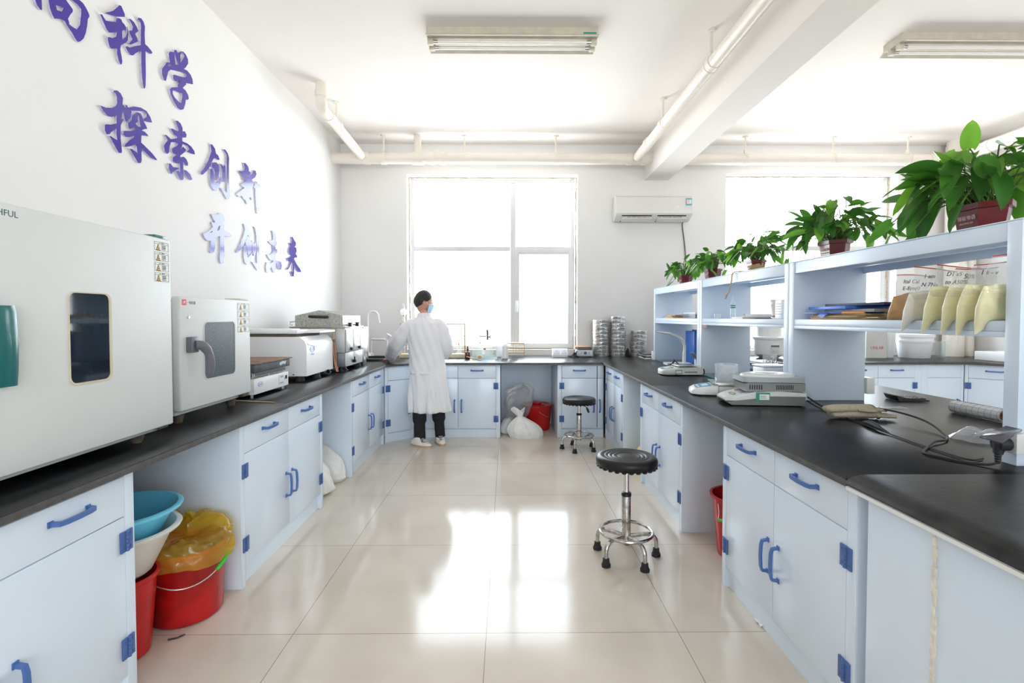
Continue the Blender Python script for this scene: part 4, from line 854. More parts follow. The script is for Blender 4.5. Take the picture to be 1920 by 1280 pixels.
t = thing('bucket', 'red bucket with a ridged lid under the far bench', 'bucket', rb); bucket(t, rb, .150, .172, .27, RED, .006)
l_ = part('lid', MB().lathe((rb[0], rb[1], .2712), [(.001, 0), (.182, 0), (.186, .006), (.186, .018), (.178, .022), (.150, .020), (.142, .012), (.095, .012), (.088, .022), (.001, .024)], 44, False, False), RED, t, world=True)
part('lid_knob', MB().lathe((rb[0], rb[1], .295), [(.055, 0), (.062, .012), (.058, .026), (.04, .03), (.001, .03)], 28), RED, l_, world=True)
part('handle', MB().tube([V((rb[0] + .184 * cos(a), rb[1] + .184 * sin(a), .235 - .075 * sin((a + 1.5) / 1.7 * pi))) for a in [-1.5 + .17 * k for k in range(11)]], .0025, 6), STEEL, t, world=True)
# red bucket under the island
ib = (1.292, 2.70, .0008)
t = thing('bucket', 'red bucket peeking from the island knee hole at the right of the near stool', 'bucket', ib); bucket(t, ib, .125, .155, .335, RED, .014)
hnd = part('handle', MB().tube(smooth_path([(ib[0] - .150, ib[1] - .04, .30), (ib[0] - .158, ib[1] - .07, .265), (ib[0] - .172, ib[1] - .10, .235), (ib[0] - .150, ib[1] - .13, .25)], 5), .0028, 8), STEEL, t, world=True)
part('grip', MB().cyl((ib[0] - .172, ib[1] - .098, .237), (ib[0] - .156, ib[1] - .122, .243), .008, seg=10), mat('green_grip', (.05, .55, .06), .35), hnd, world=True)
tag(part('paper_scrap', MB().grid(lambda u, v: V((1.068 + .028 * u, 2.06 + .055 * v, .002 + .010 * abs(sin(3 * u + 5 * v)))), 8, 8), PAPER, smooth=180), 'scrap of white paper on the floor against the nearest right cabinet', 'paper')
tag(part('twig', MB().tube([(-1.38, 2.00, .004), (-1.35, 2.012, .004), (-1.33, 2.03, .006)], .003, 6), DARK), 'small dark scrap on the floor beside the red buckets', 'scrap')
# ================================================================ PERSON
SKIN = mat('skin', (.56, .30, .21), .5, sub=.1, var=.05)
HAIR = mat('black_hair', (.016, .012, .011), .5, var=.3, vscale=60, bump=.4, bscale=140)
COAT = mat('white_coat_cotton', (.80, .80, .83), .8, var=.03, vscale=8, bump=.12, bscale=25)
TROUSER = mat('black_trousers', (.012, .013, .018), .75, var=.2, vscale=15, bump=.15, bscale=40)
SHOE = mat('white_trainer', (.78, .76, .70), .5, var=.05)
def skinned(name, verts, edges, rad, m, parent, root=0, sub=2, world=True):
    me = bpy.data.meshes.new(name); me.from_pydata(verts, edges, []); 
    r = root_of(parent); me.transform(mw(r).inverted())
    o = bpy.data.objects.new(name, me); o.parent = parent; COL.objects.link(o)
    sk = o.modifiers.new('skin', 'SKIN'); sk.use_smooth_shade = True
    for i, d in enumerate(me.skin_vertices[0].data):
        d.radius = rad[i] if isinstance(rad[i], tuple) else (rad[i], rad[i]); d.use_root = (i == root)
    sb = o.modifiers.new('sub', 'SUBSURF'); sb.levels = sub; sb.render_levels = sub
    me.materials.append(m); return o
pc = (-.83, 5.06)
t = thing('person', 'person in a white lab coat leaning a hand on the far left worktop', 'person', (pc[0], pc[1], 0))
# skeleton: pelvis, spine, neck, head, arms, legs
Vt = [(-.83, 5.08, .82), (-.83, 5.07, .95), (-.835, 5.06, 1.10), (-.84, 5.05, 1.23), (-.85, 5.07, 1.325), (-.853, 5.085, 1.40),
      (-.96, 5.06, 1.20), (-1.115, 5.10, 1.06), (-1.235, 5.32, .925), (-1.29, 5.40, .872),          # left arm to the worktop
      (-.715, 5.07, 1.20), (-.640, 5.10, 1.02), (-.66, 5.30, .93), (-.68, 5.38, .93),               # right arm forward
      (-.915, 5.07, .78), (-.905, 5.06, .45), (-.900, 5.085, .10), (-.745, 5.09, .78), (-.725, 5.13, .45), (-.705, 5.185, .10)]
Ed = [(0, 1), (1, 2), (2, 3), (3, 4), (4, 5), (3, 6), (6, 7), (7, 8), (8, 9), (3, 10), (10, 11), (11, 12), (12, 13), (0, 14), (14, 15), (15, 16), (0, 17), (17, 18), (18, 19)]
Rd = [.11, (.11, .09), (.115, .085), (.085, .06), (.046, .048), .050, .045, .040, .030, .026, .045, .040, .030, .026, .060, .048, .036, .060, .048, .036]
skinned('body', Vt, Ed, Rd, SKIN, t)
# head facing the window and turned to the right
def headfn(u, v):
    a = 2 * pi * u; p = pi * v; z = cos(p); rr = sin(p)
    x, y = rr * cos(a), rr * sin(a)             # +y = face
    sx, sy, sz = .073, .090, .112
    if z < 0: sx *= 1 - .26 * (-z) ** 1.4; sy *= 1 - .12 * (-z)
    if y < 0 and z < -.2: sy *= .92
    yy = y * sy; xx = x * sx; zz = z * sz
    f = max(0, y); xa = abs(x)
    yy += .020 * max(0, 1 - (xa / .22) ** 2) * max(0, 1 - ((z + .18) / .26) ** 2) * (f > .6)       # nose
    yy -= .008 * max(0, 1 - ((xa - .36) / .2) ** 2) * max(0, 1 - ((z - .08) / .16) ** 2) * (f > .5)  # eye sockets
    yy += .005 * max(0, 1 - (xa / .35) ** 2) * max(0, 1 - ((z + .48) / .1) ** 2) * (f > .5)         # lips
    return V((xx, yy, zz))
HM = Matrix.Translation((-.857, 5.10, 1.462)) @ Matrix.Rotation(radians(-68), 4, 'Z') @ Matrix.Rotation(radians(-8), 4, 'X')
mb = MB().grid(headfn, 48, 32, True)
for s in (-1, 1):
    mb.ball((s * .070, -.008, -.008), .03, 12, (.35, .6, 1.0)); mb.ball((s * .074, -.014, -.008), .018, 10, (.4, .7, 1.0))
mb.xf(HM); hd = part('head', mb, SKIN, t, world=True, smooth=180)
mb = MB()
for s in (-1, 1): mb.ball((s * .028, .079, .010), .010, 12, (1.1, 1, .62))
mb.mi = 1
for s in (-1, 1): mb.ball((s * .029, .0875, .010), .0058, 10, (1, .5, .95)); mb.tube([(s * .012, .089, .028), (s * .028, .091, .033), (s * .046, .078, .027)], .003, 6)
mb.xf(HM); part('eyes', mb, [WHITE, INK], hd, world=True)
def hairfn(u, v):
    a = 2 * pi * u; lim = .49 + .18 * max(0, -sin(a)) ** .7 - .21 * max(0, sin(a)) ** 1.4 + .020 * sin(a * 23) + .014 * sin(a * 41 + 1); q = headfn(u, lim * v)
    n = q.normalized(); k = 1.012 + .07 * (1 - v ** 2) + .012 * sin(a * 17 + v * 8) + .008 * sin(a * 31)
    return V((q.x * k, q.y * k - .002, q.z * k))
mb = MB().grid(hairfn, 64, 20, True); mb.xf(HM); part('hair', mb, HAIR, t, world=True, smooth=180, recalc=False, mod=[('SOLIDIFY', {'thickness': .005, 'offset': -1})])
def maskfn(u, v):
    a = -1.15 + 2.3 * u; z = -.012 - .088 * v
    return V((.079 * sin(a) * (1 - .18 * v), .102 * cos(a) * (1 - .10 * v) + .018 * max(0, 1 - abs(a) / .5) * (1 - v) + .002 * sin(v * 20), z))
mb = MB().grid(maskfn, 24, 12); mb.xf(HM); mk = part('face_mask', mb, mat('pale_blue_mask', (.42, .66, .88), .7, bump=.1), t, world=True, smooth=180, recalc=False, mod=[('SOLIDIFY', {'thickness': .003})])
mb = MB()
for s in (-1, 1): mb.tube([(s * .068, .04, -.022), (s * .078, .012, .005), (s * .082, -.018, .012)], .0015, 5)
mb.xf(HM); part('ear_loop', mb, WHITE, mk, world=True)
# lab coat: lofted body with back vent, two sleeves, collar
rows = [(.345, .205, .125, -.80, 5.10), (.45, .200, .122, -.805, 5.095), (.60, .188, .120, -.81, 5.09), (.76, .178, .125, -.815, 5.085), (.90, .172, .122, -.823, 5.08), (1.0, .172, .118, -.83, 5.07), (1.10, .178, .112, -.835, 5.06), (1.19, .176, .100, -.838, 5.055), (1.25, .150, .086, -.842, 5.055), (1.285, .105, .070, -.846, 5.06), (1.315, .066, .062, -.85, 5.07), (1.345, .062, .062, -.85, 5.075)]
def coatfn(u, v):
    a = 2 * pi * u - pi / 2; f = v * (len(rows) - 1); i = min(int(f), len(rows) - 2); q = f - i; q_ = q
    A, B = rows[i], rows[i + 1]; z, rx, ry, cx, cy = [A[k] + (B[k] - A[k]) * q_ for k in range(5)]
    lo = max(0, 1 - (z - .345) / .55)
    fold = lo * (.016 * sin(9 * a + 1) + .010 * sin(17 * a + z * 6)) + .004 * sin(13 * a + z * 22)
    sq = 1 / (abs(cos(a)) ** 2.5 + abs(sin(a)) ** 2.5) ** (1 / 2.5)
    return V((cx + (rx + fold) * cos(a) * sq, cy + (ry + fold) * sin(a) * sq, z + .006 * sin(5 * a) * lo))
mb = MB().grid(coatfn, 96, 60, True)
ct = part('lab_coat', mb, COAT, t, world=True, smooth=180, recalc=False, mod=[('SOLIDIFY', {'thickness': .006, 'offset': 0})])
part('back_vent', MB().grid(lambda u, v: V((-.772 + .003 * sin(9 * v) + (.012 + .03 * (1 - v)) * (u - .5) * 2, 4.965 - .006 * (1 - v) + .006 * u, .35 + .38 * v)), 5, 12), COAT, ct, world=True, smooth=180, recalc=False, mod=[('SOLIDIFY', {'thickness': .005})])
part('back_belt', MB().grid(lambda u, v: V((-.825 + .15 * (2 * u - 1), 4.955 + .045 * (2 * u - 1) ** 2 - .001, .735 + .035 * v)), 14, 3), COAT, ct, world=True, smooth=180, recalc=False, mod=[('SOLIDIFY', {'thickness': .004})])
def sleeve(path, rr): 
    p = smooth_path(path, 7); n = len(p); r = []
    for i in range(n):
        f = i / (n - 1) * (len(rr) - 1); k = min(int(f), len(rr) - 2); r.append((rr[k] + (rr[k + 1] - rr[k]) * (f - k)) * (1 + .05 * sin(i * 1.7) * (i > 3)))
    return part('sleeve', MB().tube(p, r, 24, cap=False), COAT, ct, world=True, smooth=180, recalc=False, mod=[('SOLIDIFY', {'thickness': .006, 'offset': 0})])
sleeve([(-.93, 5.055, 1.225), (-1.0, 5.06, 1.205), (-1.115, 5.10, 1.06), (-1.20, 5.25, .965), (-1.262, 5.36, .895)], [.064, .074, .076, .068, .058])
sleeve([(-.745, 5.06, 1.225), (-.685, 5.07, 1.205), (-.635, 5.10, 1.02), (-.655, 5.28, .94), (-.672, 5.35, .932)], [.064, .074, .073, .064, .055])
part('collar', MB().lathe((-.85, 5.075, 1.315), [(.075, -.012), (.070, .01), (.060, .038), (.055, .040)], 30, False, False), COAT, ct, world=True, smooth=180, recalc=False, mod=[('SOLIDIFY', {'thickness': .005})])
# trousers and shoes
mb = MB()
mb.tube(smooth_path([(-.895, 5.08, .62), (-.900, 5.065, .45), (-.900, 5.08, .22), (-.898, 5.09, .068)], 6), [.070] * 6 + [.070] * 6 + [.056] * 7, 22).tube(smooth_path([(-.735, 5.10, .62), (-.725, 5.13, .45), (-.712, 5.165, .22), (-.705, 5.19, .068)], 6), [.070] * 6 + [.068] * 6 + [.052] * 7, 22)
part('trousers', mb, TROUSER, t, world=True, smooth=180)
def shoe(c, rz, name='shoe'):
    def f(u, v):
        a = 2 * pi * u; y = cos(a); x = sin(a); L_ = .128; wd = .047 * (1 - .18 * max(0, -y)) * (1 + .08 * max(0, y))
        top = .030 + .055 * max(0, 1 - ((y + .45) / .75) ** 2)
        k = (1 - v ** 2.6) ** .5 if v < 1 else 0; kk = .30 + .70 * k
        return V((x * wd * kk, y * L_ * (.45 + .55 * k), .014 + top * v))
    M = Matrix.Translation(c) @ Matrix.Rotation(rz, 4, 'Z')
    mb = MB().grid(f, 40, 14, True); mb.xf(M); s = part(name, mb, SHOE, t, world=True, smooth=180)
    mb = MB().prism([(.050 * sin(2 * pi * k / 32) * (1 - .15 * max(0, -cos(2 * pi * k / 32))), .133 * cos(2 * pi * k / 32)) for k in range(32)], 'z', .0008, .018); mb.xf(M)
    part('sole', mb, mat('tan_sole', (.55, .36, .22), .6), s, world=True, smooth=40)
    mb = MB()
    for k in range(4): mb.tube([(-.022, .02 + .02 * k, .075 - .010 * k), (0, .022 + .02 * k, .080 - .010 * k), (.022, .02 + .02 * k, .075 - .010 * k)], .003, 6)
    mb.xf(M); part('laces', mb, WHITE, s, world=True)
shoe((-.880, 5.045, 0), radians(-118)); shoe((-.700, 5.16, 0), radians(-160))
# hands
def hand(wrist, fwd, up, side, curl, parent, thumb=1):
    """palm and five fingers; fwd towards the fingertips, up = back of the hand, side = thumb side"""
    W, Fv, Uv, Sv = V(wrist), V(fwd).normalized(), V(up).normalized(), V(side).normalized()
    P = lambda a, b, c: tuple(W + Fv * a + Sv * b + Uv * c)
    vs = [P(-.03, 0, 0), P(.015, 0, .0), P(.05, .0, .004), P(.075, .0, .003)]; ed = [(0, 1), (1, 2), (2, 3)]; rd = [(.024, .020), (.028, .017), (.036, .015), (.036, .012)]
    skinned('palm', vs, ed, rd, SKIN, parent)
    for b, L_ in ((.028, .068), (.0095, .076), (-.0095, .071), (-.027, .056)):
        c = curl; pts = [P(.062, b, .002), P(.082, b * 1.08, .004), P(.082 + L_ * .45 * cos(c), b * 1.15, .004 - L_ * .45 * sin(c)), P(.082 + L_ * (.45 * cos(c) + .3 * cos(2 * c)), b * 1.2, .004 - L_ * (.45 * sin(c) + .3 * sin(2 * c))), P(.082 + L_ * (.45 * cos(c) + .3 * cos(2 * c) + .25 * cos(2.6 * c)), b * 1.2, .004 - L_ * (.45 * sin(c) + .3 * sin(2 * c) + .25 * sin(2.6 * c)))]
        skinned('finger', pts, [(0, 1), (1, 2), (2, 3), (3, 4)], [.0095, .009, .0085, .0078, .006], SKIN, parent)
    skinned('thumb', [P(.012, .022, -.002), P(.032, .042, -.004), P(.056, .056, -.008), P(.078, .060, -.012)], [(0, 1), (1, 2), (2, 3)], [.012, .011, .0098, .0075], SKIN, parent)
hl = part('hand', MB().ball((-1.288, 5.402, .862), .020), SKIN, t, world=True)
hand((-1.290, 5.405, .853), (-.45, .85, -.12), (.05, -.05, 1), (.85, .45, .0), .22, hl)
hr = part('hand', MB().ball((-.68, 5.385, .93), .020), SKIN, t, world=True)
hand((-.682, 5.39, .93), (-.25, .95, -.2), (0, .2, 1), (-.95, -.25, 0), .45, hr)
# ================================================================ THINGS ON THE ISLAND
PALEGREY = mat('pale_instrument_grey', (.66, .68, .66), .4, var=.02)
MIDGREY = mat('mid_instrument_grey', (.17, .18, .175), .45, var=.03)
LCD = mat('lcd_grey', (.33, .35, .40), .2, var=.05)
GREENL = mat('green_label', (.03, .28, .17), .45)
# --- large grey moisture balance (local: front towards -x, seen from its -y side)
t = thing('moisture_balance', 'grey two-tone moisture balance with a round hatch and a green label', 'balance', (1.44, 2.83, ZT + E0), radians(-6))
LB, WB = .42, .21
mb = MB()
mb.prism([(-LB / 2 + .03, .004), (LB / 2, .004), (LB / 2, .058), (-.06, .062), (-LB / 2 + .06, .030), (-LB / 2 + .005, .018)], 'y', -WB / 2 + .006, WB / 2 - .006)
part('base', mb, MIDGREY, t, smooth=0)
def pw(x): return (WB / 2) * (1 if x > -.14 else (1 - ((-.14 - x) / .075) ** 2 * .42))
mb = MB()
xs = [-.213, -.205, -.19, -.16, -.13, -.09, -.05]; rs = []
for x in xs:
    k = (x + .213) / .163; z0 = .022 + .020 * k + (.008 if x < -.21 else 0); z1 = .038 + .042 * k; w_ = pw(x)
    rs.append([mb.bm.verts.new((x, s_ * w_ * f, z)) for s_, f, z in ((-1, 1, z0), (-1, 1, z1 - .006), (-1, .94, z1), (1, .94, z1), (1, 1, z1 - .006), (1, 1, z0))])
mb.skin(rs); part('keypad_housing', mb, PALEGREY, t, smooth=40)
part('waistband', MB().prism([(-.06, .055), (LB / 2 + .001, .055), (LB / 2 + .001, .074), (.08, .082), (-.06, .076)], 'y', -WB / 2 - .001, WB / 2 + .001), PALEGREY, t, smooth=0)
slope = math.atan2(.042, .163)
def face(x, y): return Matrix.Translation((x, y, .038 + .042 * (x + .213) / .163 + .0008)) @ Matrix.Rotation(-slope, 4, 'Y')
mb = MB().prism(rrect(-.028, .028, -.055, .055, .006), 'z', 0, .001); mb.xf(face(-.095, -.012)); part('screen', mb, LCD, t, smooth=0)
mb = MB().prism(arc((0, 0, 0), .026, 0, 2 * pi, 20, (1, 0, 0), (0, 1, 0))[:-1] and [(p.x * .55, p.y * 1.9) for p in arc((0, 0, 0), .026, 0, 2 * pi, 20, (1, 0, 0), (0, 1, 0))[:-1]], 'z', 0, .0012); mb.mi = 1
mb.prism([(.004 * cos(a) if k % 2 else .012 * cos(a), .006 * sin(a) if k % 2 else .020 * sin(a)) for k in range(10) for a in [2 * pi * k / 10]], 'z', .0012, .0018)
mb.xf(face(-.150, -.01)); part('jog_pad', mb, [mat('key_grey', (.28, .29, .30), .4), PALEGREY], t, smooth=0)
mb = MB().cyl((0, 0, 0), (0, 0, .003), .009, seg=16); mb.xf(face(-.105, .066)); part('power_button', mb, ORANGE, t)
for k in range(3): 
    mb = MB().prism(rrect(-.007, .007, -.012, .012, .004), 'z', 0, .001); mb.xf(face(-.135 + .026 * k, -.078)); part('key', mb, PALEGREY, t, smooth=0)
mb = MB().prism([(-.10, .0785), (LB / 2 - .002, .0825), (LB / 2 - .002, .128), (-.095, .128), (-.115, .12)], 'y', -WB / 2 + .004, WB / 2 - .004)
mb.mi = 1
for x0, n, st in ((-.088, 6, .0125), (.055, 11, .0085)):
    for k in range(n): mb.box(x0 + k * st, x0 + k * st + st * .5, -WB / 2 + .0032, -WB / 2 + .0045, .092, .117)
part('heater_housing', mb, [mat('housing_grey', (.24, .25, .25), .42), DARK], t, smooth=0)
lid = part('lid', MB().prism(rrect(-.118, LB / 2 + .004, -WB / 2, WB / 2, .03), 'z', .131, .158), mat('lid_grey', (.40, .43, .44), .32), t, smooth=30)
mb = MB().lathe((.045, 0, .158), [(.098, 0), (.094, .012), (.080, .016), (.046, .016), (.044, .010), (.001, .010)], 40, True, False, (1.5, .95)); part('hatch', mb, mat('hatch_white', (.72, .73, .73), .3), lid)
mb = MB()
for k in range(9): mb.box(.045 - .036 + k * .009, .045 - .031 + k * .009, -.026 + .014 * abs(k - 4) / 4, .026 - .014 * abs(k - 4) / 4, .1682, .1700)
part('hatch_grille', mb, DARK, lid, smooth=0)
mb = MB().box(-.055, .020, -WB / 2 - .0025, -WB / 2 - .0012, .030, .075); mb.mi = 1; mb.box(-.036, .016, -WB / 2 - .0032, -WB / 2 - .0025, .036, .066); mb.mi = 2
for k in range(3): mb.box(-.034, -.002, -WB / 2 - .0036, -WB / 2 - .0032, .044 + .006 * k, .0455 + .006 * k)
part('inspection_label', mb, [GREENL, LABELW, INK], t, smooth=0)
for x, y in ((.185, -.085), (.185, .085), (-.15, -.06), (-.15, .06)): part('foot', MB().cyl((x, y, 0), (x, y, .022), .012, seg=12), RUBBER, t)
# --- blue-keyed balance behind it
t = thing('bench_balance', 'white balance with a blue keypad and metal pan beside the moisture balance', 'balance', (1.36, 3.16, ZT + E0), radians(-12))
mb = MB(); rs = []
for x, w_, z1 in ((-.185, .050, .024), (-.178, .072, .034), (-.15, .092, .046), (-.05, .098, .064), (-.03, .098, .066)):
    rs.append([mb.bm.verts.new((x, s_ * w_ * f, z)) for s_, f, z in ((-1, 1, .008), (-1, 1, z1 - .006), (-1, .95, z1), (1, .95, z1), (1, 1, z1 - .006), (1, 1, .008))])
mb.skin(rs); part('keypad_housing', mb, OFFWHITE, t, smooth=40)
part('body', MB().box(-.028, .15, -.098, .098, .008, .062, .01, 3), OFFWHITE, t)
slp = math.atan2(.020, .11)
fc = lambda x, y: Matrix.Translation((x, y, .046 + .018 * (x + .15) / .10 + .001)) @ Matrix.Rotation(-slp, 4, 'Y')
mb = MB().prism([(-.05, -.055), (.042, -.080), (.042, .080), (-.05, .055)], 'z', 0, .0008); mb.mi = 1; mb.prism(rrect(-.010, .030, -.040, .040, .003), 'z', .0008, .0014); mb.mi = 2
for k in range(5): mb.prism(rrect(-.040, -.026, -.046 + k * .019, -.032 + k * .019, .003), 'z', .0008, .0013)
mb.xf(fc(-.105, 0)); part('keypad', mb, [mat('key_cyan', (.06, .33, .52), .4), mat('lcd_pale', (.72, .82, .86), .3), OFFWHITE], t, smooth=0)
part('weighing_pan', MB().prism(rrect(-.06, .145, -.105, .105, .012), 'z', .078, .083, ).box(-.03, .12, -.08, .08, .0622, .0778, .004), STEEL, t, smooth=0)
for x in (-.14, .12):
    for y in (-.07, .07): part('foot', MB().cyl((x, y, 0), (x, y, .008), .010, seg=10), RUBBER, t)
# beakers on the pan
bz = ZT + E0 + .0838
def beaker(label, name, c, r, h, m, fill=None, fh=.5, cat='beaker'):
    t = thing(name, label, cat, c)
    part('vessel', MB().lathe((0, 0, 0), [(.001, 0), (r * .94, 0), (r, .006), (r, h - .004), (r * 1.05, h), (r * .97, h - .003), (r * .96, .008), (.001, .004)], 32, False, False), m, t, smooth=50)
    if fill: part('contents', MB().lathe((0, 0, .0045), [(.001, 0), (r * .94, .003), (r * .95, h * fh), (.001, h * fh + .002)], 28, False, False), fill, t, smooth=50)
    return t
FROST = clear('frosted_glass', (.96, .97, .98), .26, .15)
beaker('large frosted glass beaker standing on the blue-keyed balance pan', 'beaker', (1.405, 3.175, bz), .068, .108, FROST)
beaker('small white jar standing behind the moisture balance', 'jar', (1.62, 3.22, ZT + E0), .045, .115, mat('milky_plastic', (.80, .80, .72), .4, sub=.2), cat='jar')
t = thing('storage_box', 'glowing white plastic tub behind the balances on the island', 'box', (1.70 + .11, 3.40, ZT + E0), radians(4))
part('tub', MB().box(-.09, .09, -.07, .07, 0, .155, .012, 3), WHITE, t); part('tub_lid', MB().box(-.095, .095, -.075, .075, .1555, .166, .004), WHITE, t)
t = thing('file_box', 'dark grey folder standing against the shelf post behind the balances', 'folder', (1.96, 3.25, ZT + E0), radians(3))
part('cover', MB().prism([(-.045, 0), (.045, 0), (.022, .155), (-.045, .158)], 'y', -.03, .03), mat('slate_cover', (.20, .20, .25), .5), t, smooth=0)
# glass sheet, marked board
t = thing('glass_sheet', 'sheet of green-edged glass lying behind the balances', 'glass sheet', (1.66, 3.85, ZT + E0))
part('pane', MB().box(1.655, 2.05, 3.46, 4.30, ZT + E0, ZT + .0065), SHEETGLASS, t, world=True, smooth=0)
mb = MB()
for a in ((1.6535, 1.6548, 3.46, 4.30), (1.655, 2.05, 3.4585, 3.4598)): mb.box(*a, ZT + E0, ZT + .0068)
part('green_edge', mb, GREENEDGE, t, world=True, smooth=0)
t = thing('sample_bag', 'clear bag with scribbled black writing leaning in the middle shelf unit', 'bag', (1.93, 3.62, ZT + .0072), radians(5))
part('bag', MB().grid(lambda u, v: V((-.055 + .11 * u, .012 * sin(pi * u) * sin(pi * v) + .015 * v, .0 + .215 * v)), 10, 14), FILM, t, smooth=180, recalc=False, mod=[('SOLIDIFY', {'thickness': .002})])
mb = MB(); text_mb('Oral Am', .036, basis((-.042, -.004, .150), (1, 0, 0), (0, -.05, 1)), mb, .001); text_mb('550 g/c', .032, basis((-.044, -.004, .108), (1, 0, 0), (0, -.05, 1)), mb, .001)
part('writing', mb, INK, t, smooth=0)
t = thing('book_stack', 'loose pile of papers and a pale blue book on the far side of the island', 'books', (2.43, 4.72, ZT + E0), radians(-8), )
for k, (dx, ang_, m_, h_) in enumerate(((0, 0, mat('pale_book_blue', (.45, .58, .80), .5), .030), (.01, .10, PAPER, .012), (-.02, -.12, mat('navy_cover', (.02, .03, .10), .5), .022), (.02, .2, PAPER, .008))):
    z0 = (0, .0305, .043, .0655)[k]; mb = MB().box(-.11, .11, -.15, .15, z0, z0 + h_, .002); mb.xf(Matrix.Translation((dx, 0, 0)) @ Matrix.Rotation(ang_, 4, 'Z')); part('booklet', mb, m_, t)
# --- small white balance near the far shelf unit
t = thing('bench_balance', 'small white balance with a green label standing by the far shelf post', 'balance', (1.475, 4.235, ZT + E0), radians(2))
mb = MB(); rs = []
for x, w_, z1 in ((-.175, .045, .040), (-.165, .075, .050), (-.13, .095, .057), (-.06, .10, .066), (-.055, .10, .068)):
    rs.append([mb.bm.verts.new((x, s_ * w_ * f, z)) for s_, f, z in ((-1, .93, .010), (-1, 1, .022), (-1, 1, z1 - .008), (-1, .93, z1), (1, .93, z1), (1, 1, z1 - .008), (1, 1, .022), (1, .93, .010))])
mb.skin(rs); part('keypad_housing', mb, PALEGREY, t, smooth=50)
part('body', MB().prism([(-.0545, .010), (.16, .010), (.16, .066), (.10, .070), (-.0545, .068)], 'y', -.098, .098), PALEGREY, t, smooth=0)
part('base_plate', MB().box(-.15, .155, -.085, .085, .003, .0095, .002), DARK, t)
mb = MB().prism([(.055 * cos(2 * pi * k / 20), .070 * sin(2 * pi * k / 20)) for k in range(20)], 'z', 0, .001); mb.mi = 1; mb.prism(rrect(-.020, .025, -.042, .042, .004), 'z', .001, .0016); mb.xf(Matrix.Translation((-.112, 0, .0595)) @ Matrix.Rotation(-.12, 4, 'Y')); part('keypad', mb, [LCD, mat('lcd_pale', (.72, .82, .86), .3)], t, smooth=0)
part('weighing_pan', MB().box(-.045, .14, -.09, .09, .080, .085, .002).cyl((.045, 0, .0705), (.045, 0, .080), .02, seg=14), STEEL, t)
mb = MB()
mb.tube([(-.075, -.1005, .018), (-.075, -.1005, .048), (-.020, -.1005, .048), (-.020, -.1005, .018)], .003, 6, True); mb.mi = 1; mb.box(-.068, -.028, -.1012, -.100, .022, .044)
part('inspection_label', mb, [GREENL, LABELW], t, smooth=0)
mb = MB()
for k in range(9): mb.box(.005 + k * .012, .013 + k * .012, -.0992, -.0975, .026, .036)
part('side_print', mb, GREYP, t, smooth=0)
mb = MB().tube(smooth_path([(.158, -.04, .045), (.185, -.05, .05), (.19, -.05, .015), (.165, -.06, .006)], 5), .005, 8); part('power_lead', mb, DARK, t)
t = thing('display_column', 'tilted display arm standing behind the small white balance', 'display', (1.715, 4.49, ZT + .0075))
part('column', MB().box(-.016, .016, -.012, .012, 0, .105, .003), OFFWHITE, t); part('column_base', MB().box(-.024, .024, -.03, .03, 0, .006, .002), OFFWHITE, t)
mb = MB().box(-.006, .006, -.045, .045, 0, .095, .002); mb.xf(Matrix.Translation((.012, 0, .085)) @ Matrix.Rotation(-.6, 4, 'Y')); part('display_panel', mb, GREYP, t)
t = thing('stapler', 'small black and red device lying beside the tilted display arm', 'stapler', (1.60, 4.62, ZT + E0))
part('body', MB().box(-.035, .035, -.016, .016, 0, .028, .005), DARK, t); part('red_tip', MB().box(-.05, -.0352, -.012, .012, .004, .022, .003), mat('badge_red', (.65, .02, .03), .4), t)
# --- desk lamp
t = thing('desk_lamp', 'white desk lamp with a curved arm and flat head under the far shelf unit', 'lamp', (1.745, 5.06, ZT + .0075))
LAMPW = mat('lamp_white', (.72, .73, .70), .3)
part('base', MB().prism(rrect(-.135, .115, -.075, .075, .02), 'z', 0, .020), LAMPW, t, smooth=30)
pth = smooth_path([(.060, 0, .020), (.062, 0, .11), (.066, 0, .18), (.055, 0, .225), (.020, 0, .268), (-.04, 0, .300), (-.09, 0, .312)], 6)
part('arm', MB().tube(pth, [.017] * 8 + [.014] * (len(pth) - 8), 14), LAMPW, t)
mb = MB(); mb.grid(lambda u, v: V((-.08 - .15 * u, (.036 + .016 * sin(pi * u)) * cos(pi * 2 * v) * (1 - .35 * u ** 3), .315 + .020 * u + .015 * sin(2 * pi * v) * (1 - .6 * u))), 14, 17)
part('lamp_head', mb, LAMPW, t, smooth=180)
tag(part('lamp_sheet', MB().box(1.69, 2.10, 4.66, 5.66, ZT + E0, ZT + .0068), SHEETGLASS, smooth=0), 'sheet of glass lying under the desk lamp in the far shelf unit', 'glass sheet')
mb = MB()
for k in range(3): mb.tube(smooth_path([(1.62 + .02 * k, 4.99 - .01 * k, ZT + .012), (1.655, 4.955 - .02 * k, ZT + .03 + .02 * k), (1.68, 4.96, ZT + .05), (1.70 + .01 * k, 4.93, ZT + .022), (1.73, 4.92 - .01 * k, ZT + .012), (1.66 - .02 * k, 4.90, ZT + .0115)], 6), .0035, 7)
tag(part('cable_coil', mb, DARK), 'tangle of black cable at the foot of the desk lamp', 'cable')
tag(part('cable_coil', MB().tube(smooth_path([(1.875, 5.03, ZT + .012), (1.89, 5.00, ZT + .02), (1.91, 4.97, ZT + .034), (1.94, 4.97, ZT + .03), (1.955, 5.01, ZT + .012)], 6), [.005] * 8 + [.009] * 8 + [.006] * 9, 8), DARK), 'short black lead on the glass between desk lamp and blue binder', 'cable')
BBLUE = mat('binder_blue', (.025, .13, .48), .4, var=.05)
t = thing('ring_binder', 'tall blue ring binder standing under the far shelf unit', 'binder', (2.025, 5.34, ZT + .0075), radians(0))
part('cover', MB().box(-.060, .005, -.13, .13, 0, .335, .003), BBLUE, t)
